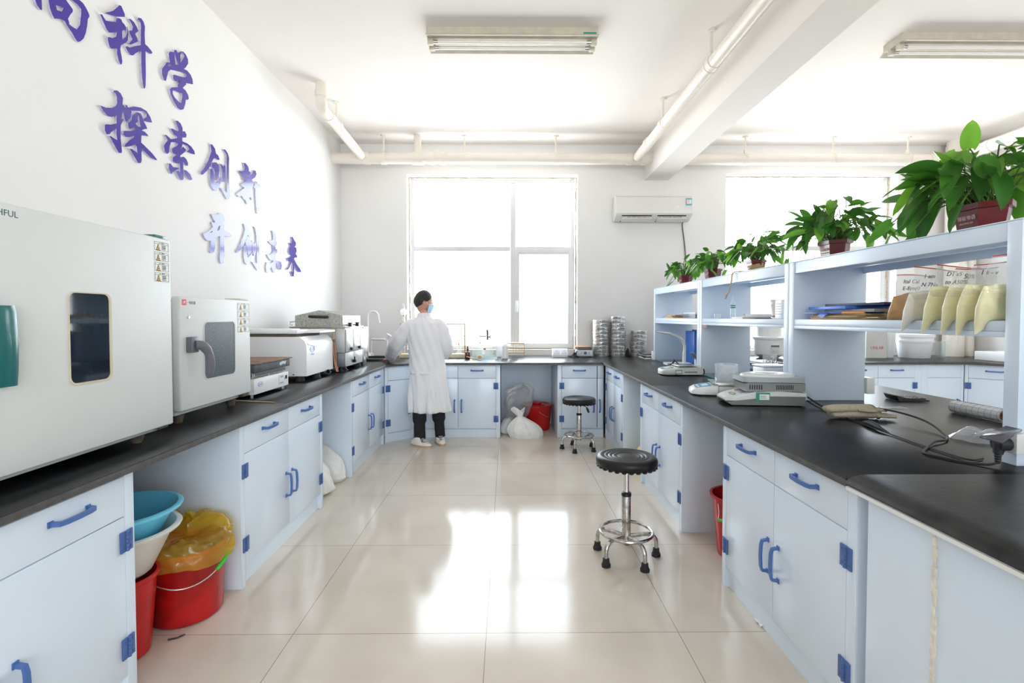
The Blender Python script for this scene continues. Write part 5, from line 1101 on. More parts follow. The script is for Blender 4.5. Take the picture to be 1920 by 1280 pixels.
part('lettering', text_mb('GUIDE', .032, basis((-.012, -.1303, .255), (0, 0, 1), (-1, 0, 0)), None, .0006, 'CENTER'), WHITE, t, smooth=0)
t = thing('ring_binder', 'second blue binder standing behind the tall blue one', 'binder', (2.070, 5.37, ZT + .0075)); part('cover', MB().box(-.028, .012, -.12, .12, 0, .348, .003), BBLUE, t)
# --- shelf contents, far unit
zs = SZ[1] + E0
def pile(label, c, items, cat='papers', name='paper_pile', rz=0):
    t = thing(name, label, cat, c, rz); z = 0
    for k, (nm, sx, sy, h, m_, dx, dy, a) in enumerate(items):
        mb = MB().box(-sx / 2, sx / 2, -sy / 2, sy / 2, z, z + h, .0012); mb.xf(Matrix.Translation((dx, dy, 0)) @ Matrix.Rotation(a, 4, 'Z')); part(nm, mb, m_, t); z += h + .0004
    return t
pile('brown envelopes on the middle board of the far shelf unit', (1.84, 5.34, zs), [('envelope', .22, .26, .012, KRAFT, 0, 0, .05), ('envelope', .22, .26, .014, KRAFT, .01, .02, -.08), ('envelope', .21, .25, .010, KRAFT, .02, -.01, .02)], 'envelopes', 'envelope_pile')
NAVY = mat('navy_cover', (.02, .03, .10), .5)
pile('grey ring files with a pale cover in the far shelf unit', (1.89, 4.80, zs), [('file', .27, .33, .022, GREYP, 0, 0, 0), ('file', .26, .32, .018, GREYP, -.01, 0, .04), ('file', .26, .32, .016, mat('pale_cover', (.60, .66, .76), .45), 0, 0, -.02)], 'files', 'file_pile')
tag(part('glass_dish', MB().lathe((1.76, 4.15, zs), [(.001, 0), (.028, 0), (.030, .004), (.030, .034), (.0305, .040), (.028, .040), (.027, .005), (.001, .003)], 28, False, False), LABGLASS, smooth=50), 'small round glass dish on the middle shelf unit', 'dish')
t = thing('dropper_bottle', 'slim glass bottle with a stopper and green print on the middle shelf unit', 'bottle', (1.76, 3.873, zs))
part('vessel', MB().lathe((0, 0, 0), [(.001, 0), (.019, 0), (.020, .003), (.020, .105), (.018, .118), (.010, .135), (.010, .142), (.013, .143), (.012, .146), (.009, .146), (.008, .13), (.017, .115), (.018, .005), (.001, .003)], 28, False, False), LABGLASS, t, smooth=50)
part('stopper', MB().lathe((0, 0, .140), [(.007, 0), (.0085, .012), (.004, .02), (.009, .03), (.006, .042), (.001, .045)], 20), LABGLASS, t)
mb = MB().cyl((0, 0, .098), (0, 0, .106), .0203, seg=28, cap=False).cyl((0, 0, .082), (0, 0, .092), .0203, seg=28, cap=False); part('print', mb, GREENL, t)
t = thing('clipboard', 'clipboard with a curled page on the middle shelf unit', 'clipboard', (1.80, 3.415, zs))
part('board', MB().box(-.11, .12, -.02, .15, 0, .008, .002), mat('board_brown', (.20, .14, .11), .5), t)
def page(u, v):
    s_ = v * .30
    if s_ < .19: return V((-.10 + .20 * u, -.02 + s_ * .85, .0095))
    q = (s_ - .19) / .015; return V((-.10 + .20 * u, .140 + .013 * sin(q), .0095 + .013 * (1 - cos(q))))
part('curled_page', MB().grid(page, 6, 60), PAPER, t, smooth=180, recalc=False)
t = thing('paper_roll', 'rolled white sheet beside the clipboard on the middle shelf unit', 'paper', (1.80, 3.675, zs)); part('sheet', MB().prism([(-.10, .001), (.11, .001), (.11, .014), (.06, .019), (-.10, .014)], 'y', -.085, .085), PAPER, t, smooth=0)
CUPW = mat('paper_cup', (.76, .75, .71), .55, var=.05)
t = thing('paper_cup', 'tall stacked paper cups on the middle shelf unit next to the post', 'cup', (1.80, 3.305, zs)); part('cup', MB().lathe((0, 0, 0), [(.001, 0), (.030, 0), (.040, .095), (.0415, .097), (.040, .100), (.0435, .125), (.045, .128), (.042, .128), (.040, .11), (.001, .11)], 32, False, False), CUPW, t, smooth=50)
part('rust_mark', MB().cyl((0, 0, .012), (0, 0, .022), .0322, .0332, 28, False), mat('orange_print', (.55, .20, .10), .5), t)
t = thing('tin', 'white tin beside the paper cups on the middle shelf unit', 'tin', (1.765, 3.165, zs)); part('body', MB().box(-.035, .035, -.045, .045, 0, .125, .008, 3), WHITE, t); mb = MB()
for k in range(5): mb.box(-.0358, -.035, -.03, .03, .03 + k * .016, .034 + k * .016)
part('print', mb, GREYP, t, smooth=0)
# --- papers, folders, powder bags on the near unit
FBLUE = mat('folder_blue', (.06, .22, .72), .4, var=.04)
t = pile('pile of kraft files under blue folders on the near shelf unit', (1.885, 2.62, zs), [('kraft_file', .30, .42, .011, KRAFT, .0, .0, .03), ('kraft_file', .30, .42, .009, mat('tan_file', (.44, .32, .18), .7), -.01, .01, -.05), ('kraft_file', .30, .40, .010, KRAFT, .01, .0, .02), ('blue_folder', .31, .36, .006, FBLUE, -.01, .06, .10), ('grey_file', .27, .40, .016, mat('file_grey', (.30, .30, .32), .5), .02, -.05, -.04), ('blue_folder', .29, .34, .016, FBLUE, .0, .08, -.05), ('navy_file', .27, .42, .014, NAVY, .03, -.06, .03)], 'files', 'file_pile')
part('folder_flap', MB().prism([(-.165, .030), (-.165, .14), (-.15, .20), (-.20, .08)], 'z', .0345, .0365).grid(lambda u, v: V((-.165 - .004 * v, .03 + .07 * u + .02 * v, .036 - .030 * v * (1 - abs(u - .5)))), 6, 6), FBLUE, t, smooth=0)
mb = MB()
for k in range(300): mb_a = 2 * pi * hsh(k, 1); mb.tube([(1.83 + .0 * k, 2.325 + .08 * (hsh(k, 4) - .5) , zs + .03 + .02 * sin(mb_a)), (1.83 + .035 * cos(mb_a), 2.325 + .08 * (hsh(k, 4) - .5) + .01, zs + .032 + .031 * sin(mb_a))], .0012, 3, cap=False)
t = thing('bottle_brush', 'bristly bottle brush lying on the near shelf unit beside the brown powder', 'brush', (1.83, 2.335, zs)); b_ = part('bristles', mb, mat('bristle', (.42, .36, .25), .8), t, world=True); b_['kind'] = 'stuff'
part('wire_core', MB().tube([(1.83, 2.28, zs + .03), (1.83, 2.375, zs + .03), (1.825, 2.385, zs + .032)], .003, 6), DARK, t, world=True); part('orange_handle', MB().tube([(1.72, 2.385, zs + .034), (1.68 + .012, 2.50, zs + .034)], .006, 8), ORANGE, t, world=True)
BAGF = clear('zip_bag_film', (.97, .97, .965), .16, .10)
def powder_bag(label, y, col, wd, hfill, htop, tilt, droop, yaw=0, seed=1, back=0.0, writing=()):
    """filled zip bag leaning on its neighbours, lower corner hanging over the shelf edge"""
    pm = mat('powder_%d' % seed, col, .85, var=.06, vscale=40, sub=.35)
    t = thing('powder_bag', label, 'bag', (1.70 + back, y, zs), yaw, 'zip bags of powder on the near shelf unit')
    # local: x across the shelf depth (front at -x), y along the shelf, z up; the bag's flat sides face +-y
    def fill(u, v):
        a = 2 * pi * u; q = v; c, s_ = cos(a), sin(a)
        px = abs(c) ** .6 * (1 if c > 0 else -1); fr = max(0, -px)
        th = .034 * (1 - .5 * q) * min(1, .45 + q * 3.0) * (1 - max(0, q - .85) * 3.0)
        x = wd / 2 * px * (1 + .03 * sin(5 * q + seed) - .05 * (1 - q) * (1 - fr)) + wd / 2 - .045
        hang = fr ** 1.5 * max(0, 1 - q * 2.6)
        z = hfill * q - droop * hang + .010 * sin(2.5 * px + seed) * q
        y_ = th * (1 - .75 * hang) * s_ * (1 + .10 * sin(7 * a + 9 * q + seed)) + tilt * hfill * q + .012 * hang
        if x > -.016: z = max(z, .0006)
        return V((x + .012 * hang, y_, z))
    part('powder', MB().grid(fill, 44, 26, True).grid(lambda u, v: fill(u, 1) * v + (1 - v) * V((wd / 2 - .045, tilt * hfill, hfill * 1.02)), 44, 3, True), pm, t, smooth=180)
    def skin_(s_):
        def f(u, v):
            z = hfill * .75 + (htop - hfill * .75) * v; x = -.043 + wd * u
            return V((x + .006 * sin(8 * v + seed) + .03 * tilt * v, tilt * z * 1.05 + s_ * (.034 * (1 - v) ** 1.6 * (1 - (2 * u - 1) ** 4) + .0012) + .007 * sin(5 * u + 6 * v + seed) * v * (1 - v * .5), z + .012 * sin(2 * u + seed) * v))
        return f
    part('clear_bag', MB().grid(skin_(-1), 18, 16).grid(skin_(1), 18, 16).grid(lambda u, v: fill(u, v * .9) + (fill(u, v * .9) - V((wd / 2 - .045, tilt * hfill * v * .9, hfill * v * .9))).normalized() * .0015, 44, 20, True), BAGF, t, smooth=180, recalc=False)
    mb = MB().grid(lambda u, v: skin_(-1)(u, .965 + .028 * v) + V((0, -.0015, 0)), 18, 2); part('zip_strip', mb, mat('red_zip', (.62, .05, .06), .4), t, smooth=180, recalc=False, mod=[('SOLIDIFY', {'thickness': .002})])
    if writing:
        mb = MB()
        for k, tx in enumerate(writing): text_mb(tx, .024, basis(skin_(-1)(.18, .66 - .26 * k) + V((0, -.003, 0)), (1, .0, 0), (0, tilt, 1)), mb, .0006)
        part('writing', mb, mat('pen_ink', (.10, .10, .12), .6), t, smooth=0)
    return t
PALE = (.97, .91, .56)
powder_bag('zip bag of brown powder standing next to the bottle brush', 2.195, (.66, .38, .13), .15, .112, .185, -.30, .0, 0, 1, .03, ('Ital Cal', 'E-Brn(0'))
powder_bag('zip bag of white powder beside the brown one', 2.065, (.92, .89, .82), .17, .112, .205, -.38, .052, 0, 2, -.012, ('1 am', 'N 7Na'))
powder_bag('zip bag of pale yellow powder with two written lines, beside the white one', 1.965, PALE, .17, .122, .212, -.40, .055, 0, 3, -.012, ('D1 a5', 'to A50%'))
powder_bag('pale yellow zip bag between the tall bag with writing and the twisted one', 1.88, PALE, .16, .115, .20, -.36, .055, 0, 4, -.010, ('50%',))
powder_bag('pale yellow zip bag with the longest hanging corner', 1.812, PALE, .18, .124, .208, -.34, .060, 0, 5, -.014, ('1 k - v',))
powder_bag('pale yellow zip bag closest to the near shelf post', 1.742, PALE, .17, .124, .225, -.25, .052, 0, 6, -.008)
# --- bits on the near worktop
GLOVE = mat('knitted_glove', (.50, .43, .33), .9, var=.12, vscale=90, bump=.35, bscale=320)
t = thing('work_gloves', 'pair of beige knitted gloves lying folded on the black island worktop', 'gloves', (1.735, 2.385, ZT + E0), radians(-6))
def blob(pts, rad, sq): 
    p = smooth_path(pts, 6); n = len(p); r = [rad[min(int(i / (n - 1) * (len(rad) - 1)), len(rad) - 2)] * (1 - (i / (n - 1) * (len(rad) - 1)) % 1) + rad[min(int(i / (n - 1) * (len(rad) - 1)) + 1, len(rad) - 1)] * ((i / (n - 1) * (len(rad) - 1)) % 1) for i in range(n)]
    mb = MB().tube(p, r, 18); mb.xf(Matrix.Diagonal((1, 1, sq, 1))); return mb
def glove(y0, s_, nm='glove'):
    mb = blob([(-.16, y0, .030), (-.10, y0 + .004, .034), (-.03, y0, .036), (.03, y0 + s_ * .004, .034), (.06, y0, .030)], [.028, .036, .034, .038, .026], .55)
    for k in range(4): mb2 = blob([(.03, y0 - .030 + .020 * k, .026), (.08, y0 - .034 + .022 * k, .024), (.125 - .008 * abs(k - 1.5), y0 - .036 + .024 * k, .022)], [.013, .0125, .010], .62); me_ = bpy.data.meshes.new('x'); mb2.bm.to_mesh(me_); mb.bm.from_mesh(me_); bpy.data.meshes.remove(me_)
    mb2 = blob([(-.02, y0 + s_ * .03, .028), (.015, y0 + s_ * .055, .024), (.045, y0 + s_ * .058, .022)], [.013, .013, .010], .62); me_ = bpy.data.meshes.new('x'); mb2.bm.to_mesh(me_); mb.bm.from_mesh(me_); bpy.data.meshes.remove(me_)
    zmin = min(v.co.z for v in mb.bm.verts); mb.xf(Matrix.Translation((0, 0, -zmin))); return part(nm, mb, GLOVE, t, smooth=180)
glove(0, 1)
g2 = glove(.03, -1); g2.data.transform(Matrix.Translation((-.025, -.02, .026)) @ Matrix.Rotation(.16, 4, 'Z'))
# appliance cord sweeping over the worktop to the socket
cz = ZT + .0052
cpts = [(1.665, 2.735, ZT + .05), (1.70, 2.66, ZT + .012), (1.73, 2.60, cz), (1.76, 2.52, cz + .02), (1.81, 2.36, cz + .045), (1.86, 2.20, cz + .028), (1.80, 2.02, cz + .004), (1.735, 1.94, cz + .003), (1.655, 1.90, cz + .006), (1.565, 1.83, cz), (1.50, 1.76, cz), (1.525, 1.68, cz), (1.56, 1.635, cz), (1.585, 1.61, cz + .004), (1.606, 1.604, cz + .013)]
t = thing('power_cord', 'thick black cord curling across the near island worktop to a plug in the shelf post', 'cord', (1.65, 2.0, ZT))
part('cord', MB().tube(smooth_path(cpts, 9), .0042, 10), RUBBER, t, world=True)
part('strain_relief', MB().lathe((1.606, 1.604, ZT + .014), [(.006, 0), (.0085, .003), (.007, .006), (.009, .010), (.0075, .014), (.0095, .018), (.008, .022), (.0105, .026), (.009, .030), (.012, .036)], 16), RUBBER, t, world=True)
part('plug', MB().cyl((1.600, 1.604, ZT + .078), (1.6375, 1.604, ZT + .078), .022, .021, 24).cyl((1.606, 1.604, ZT + .046), (1.612, 1.604, ZT + .078), .013, .018, 16), RUBBER, t, world=True)
t2 = thing('power_cord', 'thin flat black cord lying along the near island worktop towards the plug', 'cord', (1.5, 2.1, ZT))
part('cord', MB().tube(smooth_path([(1.66, 2.73, ZT + .03), (1.665, 2.66, ZT + .012), (1.66, 2.56, cz), (1.64, 2.40, cz), (1.63, 2.28, cz), (1.61, 2.16, cz), (1.595, 2.02, cz), (1.58, 1.88, cz), (1.575, 1.745, cz), (1.585, 1.675, cz), (1.64, 1.69, cz)], 8), .0032, 8), RUBBER, t2, world=True)
part('flat_grommet', MB().tube(smooth_path([(1.632, 2.27, cz + .002), (1.628, 2.21, cz + .011), (1.606, 2.12, cz + .011), (1.600, 2.06, cz + .002)], 5), [.003] + [.005, .008, .011, .013, .014, .014, .013, .012, .010, .008, .006, .005, .004, .0035, .003], 12), RUBBER, t2, world=True)
t = thing('wall_socket', 'open socket box with a clear lid fixed to the near shelf post', 'socket', (1.66, 1.61, ZT + .05))
part('box', MB().box(1.638, 1.6845, 1.575, 1.642, ZT + .05, ZT + .118, .004), PALEGREY, t, world=True)
part('flip_lid', MB().grid(lambda u, v: V((1.50 + .165 * u, 1.486 + .072 * v + .10 * u - .02 * u * v, ZT + .115 + .016 * u)), 2, 2), clear('smoked_lid', (.30, .30, .34), .5, .05), t, world=True, recalc=False, mod=[('SOLIDIFY', {'thickness': .005})])
def crumple(u, v):
    a = 2 * pi * u; r = .092 * v * (1 + .10 * sin(3 * a + 1) + .06 * sin(7 * a))
    x, y = r * cos(a), r * sin(a)
    z = .004 + (1 - v ** 3) * (.016 + .022 * abs(sin(41 * x + 17 * y + 1)) * abs(sin(33 * y - 20 * x)) + .014 * abs(sin(90 * x + 60 * y)))
    return V((1.895 + x * 1.1, 1.965 + y * .85, ZT + z))
mb = MB().grid(crumple, 60, 26, True)
tag(part('crumpled_film', mb, clear('bright_film', (.95, .95, .96), .45, .08), smooth=180, recalc=False), 'crumpled clear film lying beside the socket on the near worktop', 'film')
t = thing('paper_roll', 'roll of grid-printed paper lying on the island worktop at the right', 'roll', (2.318, 2.40, ZT + E0), radians(-89))
part('sheet', MB().cyl((-.15, 0, .031), (.11, 0, .031), .030, seg=32, cap=False).cyl((-.15, 0, .031), (.11, 0, .031), .024, seg=32, cap=False), PAPER, t)
mb = MB()
for k in range(9): mb.tube([(-.145 + k * .031, .0303 * cos(a), .031 + .0303 * sin(a)) for a in [2 * pi * j / 28 for j in range(28)]], .0005, 4, True)
for j in range(10): a = 2 * pi * j / 10; mb.tube([(-.15, .0303 * cos(a), .031 + .0303 * sin(a)), (.11, .0303 * cos(a), .031 + .0303 * sin(a))], .0005, 4)
part('grid_print', mb, GREYP, t, smooth=0)
part('core', MB().cyl((-.13, 0, .031), (.108, 0, .031), .021, seg=24, cap=False).cyl((-.13, 0, .031), (.108, 0, .031), .017, seg=24, cap=False), mat('tan_core', (.42, .24, .12), .7), t)
t = thing('calculator', 'black desk calculator tipped up on the island worktop', 'calculator', (2.37, 2.93, ZT + E0), radians(172))
mb = MB().prism([(-.09, .002), (.07, .002), (.085, .030), (.045, .022), (.0, .018), (-.09, .010)], 'y', -.065, .065); part('body', mb, DARK, t, smooth=0)
for k in range(20): part('key', MB().box(-.082 + (k % 5) * .022, -.066 + (k % 5) * .022, -.052 + (k // 5) * .027, -.032 + (k // 5) * .027, .0095, .019, .002), mat('key_black', (.03, .03, .032), .45), t)
mb = MB().box(-.028, .028, -.055, .055, 0, .002); mb.xf(Matrix.Translation((.063, 0, .0275)) @ Matrix.Rotation(-.2, 4, 'Y')); part('display', mb, mat('calc_display', (.16, .17, .18), .2), t, smooth=0)
tag(part('plastic_scrap', MB().grid(lambda u, v: V((1.94 + .20 * u, 2.66 + .05 * v - .03 * u, ZT + .0015 + .007 * abs(sin(7 * u + 4 * v)) * u)), 26, 10), FILM, smooth=180, recalc=False), 'scrap of clear plastic bag lying by the shelf partition', 'film')
t = thing('wall_socket', 'white socket box fixed behind the shelf partition on the island', 'socket', (2.14, 2.95, ZT + .06))
part('box', MB().box(2.1155, 2.165, 2.90, 2.99, ZT + .04, ZT + .135, .006), OFFWHITE, t, world=True)
# ================================================================ AIR CONDITIONER
AC = mat('ac_white', (.74, .73, .71), .35, var=.02)
t = thing('air_conditioner', 'white split air conditioner with a blue energy sticker on the far wall', 'air conditioner', (1.82, WY - .1, 2.51))
pr = [(WY - .001, 2.545), (WY - .001, 2.825), (WY - .15, 2.825), (WY - .195, 2.80), (WY - .215, 2.60), (WY - .20, 2.575), (WY - .12, 2.53), (WY - .05, 2.52)]
part('body', MB().prism(pr, 'x', 1.345, 2.295), AC, t, world=True, smooth=30)
mb = MB()
for x0, x1 in ((1.42, 1.795), (1.865, 2.225)): mb.prism([(WY - .199, 2.573), (WY - .205, 2.576), (WY - .075, 2.522), (WY - .08, 2.519)], 'x', x0, x1)
part('outlet_slot', mb, DARK, t, world=True, smooth=0)
for x0, x1 in ((1.425, 1.79), (1.87, 2.22)): part('louver', MB().prism([(WY - .215, 2.535), (WY - .212, 2.541), (WY - .10, 2.516), (WY - .10, 2.511)], 'x', x0, x1), AC, t, world=True, smooth=0)
mb = MB()
for k in range(5): mb.box(1.48 + k * .062, 1.484 + k * .062, WY - .205, WY - .12, 2.535, 2.56).box(1.92 + k * .062, 1.924 + k * .062, WY - .205, WY - .12, 2.535, 2.56)
part('vane', mb, AC, t, world=True, smooth=0)
mb = MB().box(2.215, 2.285, WY - .217, WY - .2105, 2.70, 2.785); mb.mi = 1; mb.box(2.222, 2.278, WY - .2185, WY - .217, 2.715, 2.765); mb.mi = 2
for k in range(4): mb.box(2.228, 2.262 - .008 * (k % 2), WY - .2192, WY - .2185, 2.722 + k * .011, 2.727 + k * .011)
mb.xf(Matrix.Translation((0, 0, 0))); part('energy_sticker', mb, [mat('sticker_blue', (.12, .45, .62), .5), LABELW, ORANGE], t, world=True, smooth=0)
part('badge', MB().box(2.10, 2.125, WY - .2135, WY - .209, 2.665, 2.685), WHITE, t, world=True, smooth=0)
part('trunk_cable', MB().tube(smooth_path([(2.235, WY - .05, 2.525), (2.24, WY - .012, 2.48), (2.265, WY - .01, 2.30), (2.285, WY - .01, 2.10), (2.29, WY - .01, 1.80), (2.32, WY - .01, 1.30), (2.35, WY - .01, .85)], 6), .008, 8), mat('grey_cable', (.20, .17, .15), .6), t, world=True)

# ================================================================ FAR BENCH
# --- sieve stacks
def sieve(c, ang, label, group):
    t = thing('test_sieve', label, 'sieve', c, ang, group)
    R_ = .098
    part('frame', MB().lathe((0, 0, 0), [(R_ - .006, 0), (R_ - .001, .002), (R_ - .001, .010), (R_, .012), (R_, .038), (R_ + .003, .040), (R_ + .003, .0435), (R_ - .002, .0435), (R_ - .004, .030), (R_ - .006, .012), (R_ - .0065, 0)], 40, False, False), mat('sieve_steel', (.86, .85, .83), .34, metal=.85, var=.04, vscale=40), t, smooth=40)
    part('mesh', MB().cyl((0, 0, .016), (0, 0, .0175), R_ - .0045, seg=32), mat('wire_cloth', (.30, .29, .27), .45, metal=.7, var=.2, vscale=300), t)
    mb = MB().grid(lambda u, v: V(((R_ + .0012) * sin((u - .5) * 1.05), -(R_ + .0012) * cos((u - .5) * 1.05), .024 + (v - .5) * .025 * (1 - abs(2 * u - 1) ** 6))), 14, 5)
    mb.mi = 1
    for k in range(5): mb.grid(lambda u, v: V(((R_ + .002) * sin(-.36 + k * .16 + .10 * u), -(R_ + .002) * cos(-.36 + k * .16 + .10 * u), .018 + .011 * v)), 3, 2)
    part('rating_plate', mb, [mat('plate_dark', (.06, .06, .06), .4), mat('plate_print', (.6, .6, .58), .4, metal=.5)], t, smooth=60, recalc=False)
    return t
proto = None
def stack(x, y, n, pitch, lab, group, turns):
    global proto
    for k in range(n):
        c = (x + .004 * (hsh(k, x) - .5), y, ZT + E0 + k * pitch); a = turns(k)
        pos = 'lowest sieve' if k == 0 else 'topmost sieve' if k == n - 1 else '%s sieve from the bottom' % ('second', 'third', 'fourth', 'fifth', 'sixth', 'seventh', 'eighth', 'ninth', 'tenth')[k - 1]
        l_ = '%s in %s' % (pos, lab)
        if proto is None: proto = sieve(c, a, l_, group)
        else: o = dup(proto); o.location = c; o.rotation_euler = (0, 0, a); o['label'] = l_; o['group'] = group
SY = 6.265
stack(1.174, SY, 10, .0457, 'the medium-height stack of steel sieves beside the stirrer', 'sieves in the medium stack', lambda k: .12 + .9 * (hsh(k, 7.3) - .35))
stack(1.392, SY, 11, .0455, 'the tallest stack of steel sieves by the far wall', 'sieves in the tallest stack', lambda k: -.05 + .9 * (hsh(k, 2.1) - .45))
stack(1.662, SY, 7, .0460, 'the short stack of steel sieves beside the far shelf', 'sieves in the short stack', lambda k: -.1 + .9 * (hsh(k, 5.7) - .5))
tag(part('dark_wedge', MB().prism([(1.50, ZT + E0), (1.555, ZT + E0), (1.535, ZT + .09), (1.525, ZT + .10)], 'y', 6.28, 6.32), DARK, smooth=0), 'dark pointed plate standing between the tallest and the short sieve stacks', 'plate')
# --- stirrer, sockets
t = thing('magnetic_stirrer', 'cream magnetic stirrer with a grey dial and orange tray beside the sieves', 'stirrer', (.945, 6.20, ZT + E0))
part('body', MB().box(.855, 1.045, 6.08, 6.28, ZT + .012, ZT + .088, .006), PALEGREY, t, world=True)
mb = MB().box(.895, 1.015, 6.0785, 6.0799, ZT + .024, ZT + .076); part('face_plate', mb, mat('plate_silver', (.50, .52, .55), .4, metal=.3), t, world=True, smooth=0)
part('dial', MB().cyl((.955, 6.0784, ZT + .052), (.955, 6.062, ZT + .052), .019, .016, 20), GREYP, t, world=True)
mb = MB()
for x in (.905, 1.003): mb.prism([(x - .006, ZT + .046), (x + .006, ZT + .052), (x - .006, ZT + .058)], 'y', 6.0776, 6.0784)
part('arrow_print', mb, DARK, t, world=True, smooth=0)
part('hot_top', MB().box(.865, 1.035, 6.09, 6.27, ZT + .0885, ZT + .12, .003), mat('brushed_dark', (.13, .12, .11), .4, metal=.5, var=.2), t, world=True)
part('tray', MB().box(.835, 1.02, 6.08, 6.26, ZT + .1205, ZT + .130, .002), mat('terracotta', (.62, .28, .15), .6), t, world=True)
for x in (.875, 1.025):
    for y in (6.10, 6.26): part('foot', MB().cyl((x, y, ZT + E0), (x, y, ZT + .012), .008, seg=10), RUBBER, t, world=True)
mb = MB()
for k in range(4): mb.tube(smooth_path([(.74 + .03 * k, 6.10 - .02 * k, ZT + .006), (.79 + .02 * k, 6.07, ZT + .02 + .02 * k), (.82, 6.06, ZT + .06 - .02 * k), (.84 + .01 * k, 6.05, ZT + .012), (.75 + .02 * k, 6.04, ZT + .005)], 5), .005, 7)
tag(part('cable_coil', mb, DARK), 'tangled cable lying between the socket box and the stirrer', 'cable')
t = thing('socket_box', 'white double socket box standing on the far bench under the casement', 'socket', (.65, 6.2, ZT + E0))
part('housing', MB().prism([(6.12, ZT + E0), (6.28, ZT + E0), (6.28, ZT + .095), (6.19, ZT + .095), (6.12, ZT + .03)], 'x', .56, .745), OFFWHITE, t, world=True, smooth=0)
for x in (.608, .700):
    M_ = Matrix.Translation((x, 6.153, ZT + .0655)) @ Matrix.Rotation(-math.atan2(.07, .065) + 0, 4, 'X')
    mb = MB().box(-.036, .036, -.036, .036, .002, .006, .002); mb.xf(Matrix.Translation((x, 6.155, ZT + .0625)) @ Matrix.Rotation(math.atan2(.065, .07), 4, 'X'))
    pl = part('socket_plate', mb, mat('lilac_plate', (.62, .64, .74), .4), t, world=True)
    mb = MB()
    for dx, dy in ((-.012, -.01), (.012, -.01), (0, .010), (-.010, .018), (.010, .018)): mb.box(dx - .0025, dx + .0025, dy - .005, dy + .005, .0061, .0072)
    mb.xf(Matrix.Translation((x, 6.155, ZT + .0625)) @ Matrix.Rotation(math.atan2(.065, .07), 4, 'X')); part('pin_slot', mb, GREYP, pl, world=True, smooth=0)
# --- glassware in front of the window
t = thing('dropper_bottle', 'brown dropper bottle on the far bench beside the big glass jar', 'bottle', (-.470, 5.86, ZT + E0))
AMBER = mat('amber_glass', (.085, .018, .008), .08, spec=.6)
part('bottle', MB().lathe((0, 0, 0), [(.001, 0), (.028, 0), (.030, .004), (.030, .065), (.026, .080), (.012, .090), (.011, .102), (.001, .103)], 28, False, False), AMBER, t)
part('dropper', MB().lathe((0, 0, .103), [(.013, 0), (.013, .018), (.006, .02), (.008, .030), (.007, .046), (.001, .05)], 18), mat('brown_cap', (.07, .025, .015), .5), t)
t = thing('glass_carboy', 'large clear glass bottle with a black dispenser tap on the far bench', 'bottle', (-.30, 6.02, ZT + E0))
part('vessel', MB().lathe((0, 0, 0), [(.001, 0), (.128, 0), (.136, .01), (.136, .175), (.125, .205), (.080, .225), (.040, .232), (.040, .25), (.044, .252), (.036, .252), (.036, .234), (.078, .221), (.120, .203), (.131, .174), (.131, .012), (.001, .006)], 48, False, False), LABGLASS, t, smooth=50)
part('cap', MB().lathe((0, 0, .2525), [(.045, 0), (.045, .012), (.001, .014)], 28), mat('grey_cap', (.35, .36, .36), .4), t)
part('liquid', MB().lathe((0, 0, .0066), [(.001, 0), (.130, .004), (.1305, .13), (.001, .131)], 40, False, False), clear('pale_liquid', (.97, .985, .98), .05, .03), t)
tp = part('dispenser', MB().cyl((.06, -.03, .215), (.06, -.03, .30), .012, seg=14).cyl((.06, -.03, .29), (.055, -.03, .345), .015, .010, 14), mat('dark_grey_plastic', (.06, .065, .07), .45), t)
part('spout', MB().tube([(.06, -.03, .25), (.09, -.04, .25), (.098, -.04, .235)], .008, 10).cyl((.08, -.036, .262), (.095, -.036, .262), .009, seg=10), mat('dark_grey_plastic', (.06, .065, .07), .45), tp)
mb = MB().ball((-.02, -.136, .185), .015, 10, (1, .12, .5)); mb.mi = 1; mb.ball((.03, -.137, .115), .018, 10, (1, .12, .6)); part('printed_mark', mb, [GREYP, mat('red_print', (.75, .12, .08), .5)], t)
t = thing('glass_trough', 'low clear glass trough holding a cork on the far bench', 'glassware', (-.245, 5.80, ZT + E0))
mb = MB(); mb.box(-.13, .13, -.045, .045, 0, .004).box(-.13, -.127, -.045, .045, .004, .052).box(.127, .13, -.045, .045, .004, .052).box(-.1269, .1269, -.045, -.042, .004, .052).box(-.1269, .1269, .042, .045, .004, .052); part('walls', mb, LABGLASS, t, smooth=0)
part('cork', MB().cyl((-.075, -.058, .030), (-.075, -.0455, .030), .021, .023, 20), WOOD, t)
tag(part('bamboo_stick', MB().tube([(-.475, 5.75, ZT + .035), (-.40, 5.745, ZT + .012), (-.335, 5.745, ZT + .0105)], [.006, .008, .007], 8), mat('bamboo', (.62, .47, .22), .5)), 'short bamboo stick leaning at the brown dropper bottle', 'stick')
t = thing('plastic_jug', 'tall translucent plastic jug on the far bench in the window glare', 'jug', (-.078, 6.16, ZT + E0))
part('jug', MB().lathe((0, 0, 0), [(.001, 0), (.060, 0), (.064, .006), (.070, .27), (.073, .274), (.068, .274), (.062, .01), (.001, .005)], 32, False, False), clear('milky_plastic_film', (.95, .95, .95), .45, .15), t, smooth=50)
t = thing('white_cylinder', 'white plastic cylinder standing before the wooden test tube rack', 'container', (-.028, 5.88, ZT + E0))
part('body', MB().lathe((0, 0, 0), [(.034, 0), (.037, .004), (.037, .150), (.032, .156), (.030, .168), (.001, .170)], 28), WHITE, t)
t = thing('test_tube_rack', 'small wooden test tube rack on the far bench', 'rack', (.105, 6.18, ZT + E0))
for z in (.045, .105, .158): part('board', MB().box(-.10, .098, -.03, .03, z, z + .012, .001), WOOD, t, smooth=0)
for x in (-.106, .0985): part('post', MB().box(x, x + .007, -.03, .03, 0, .195, .001), WOOD, t, smooth=0)
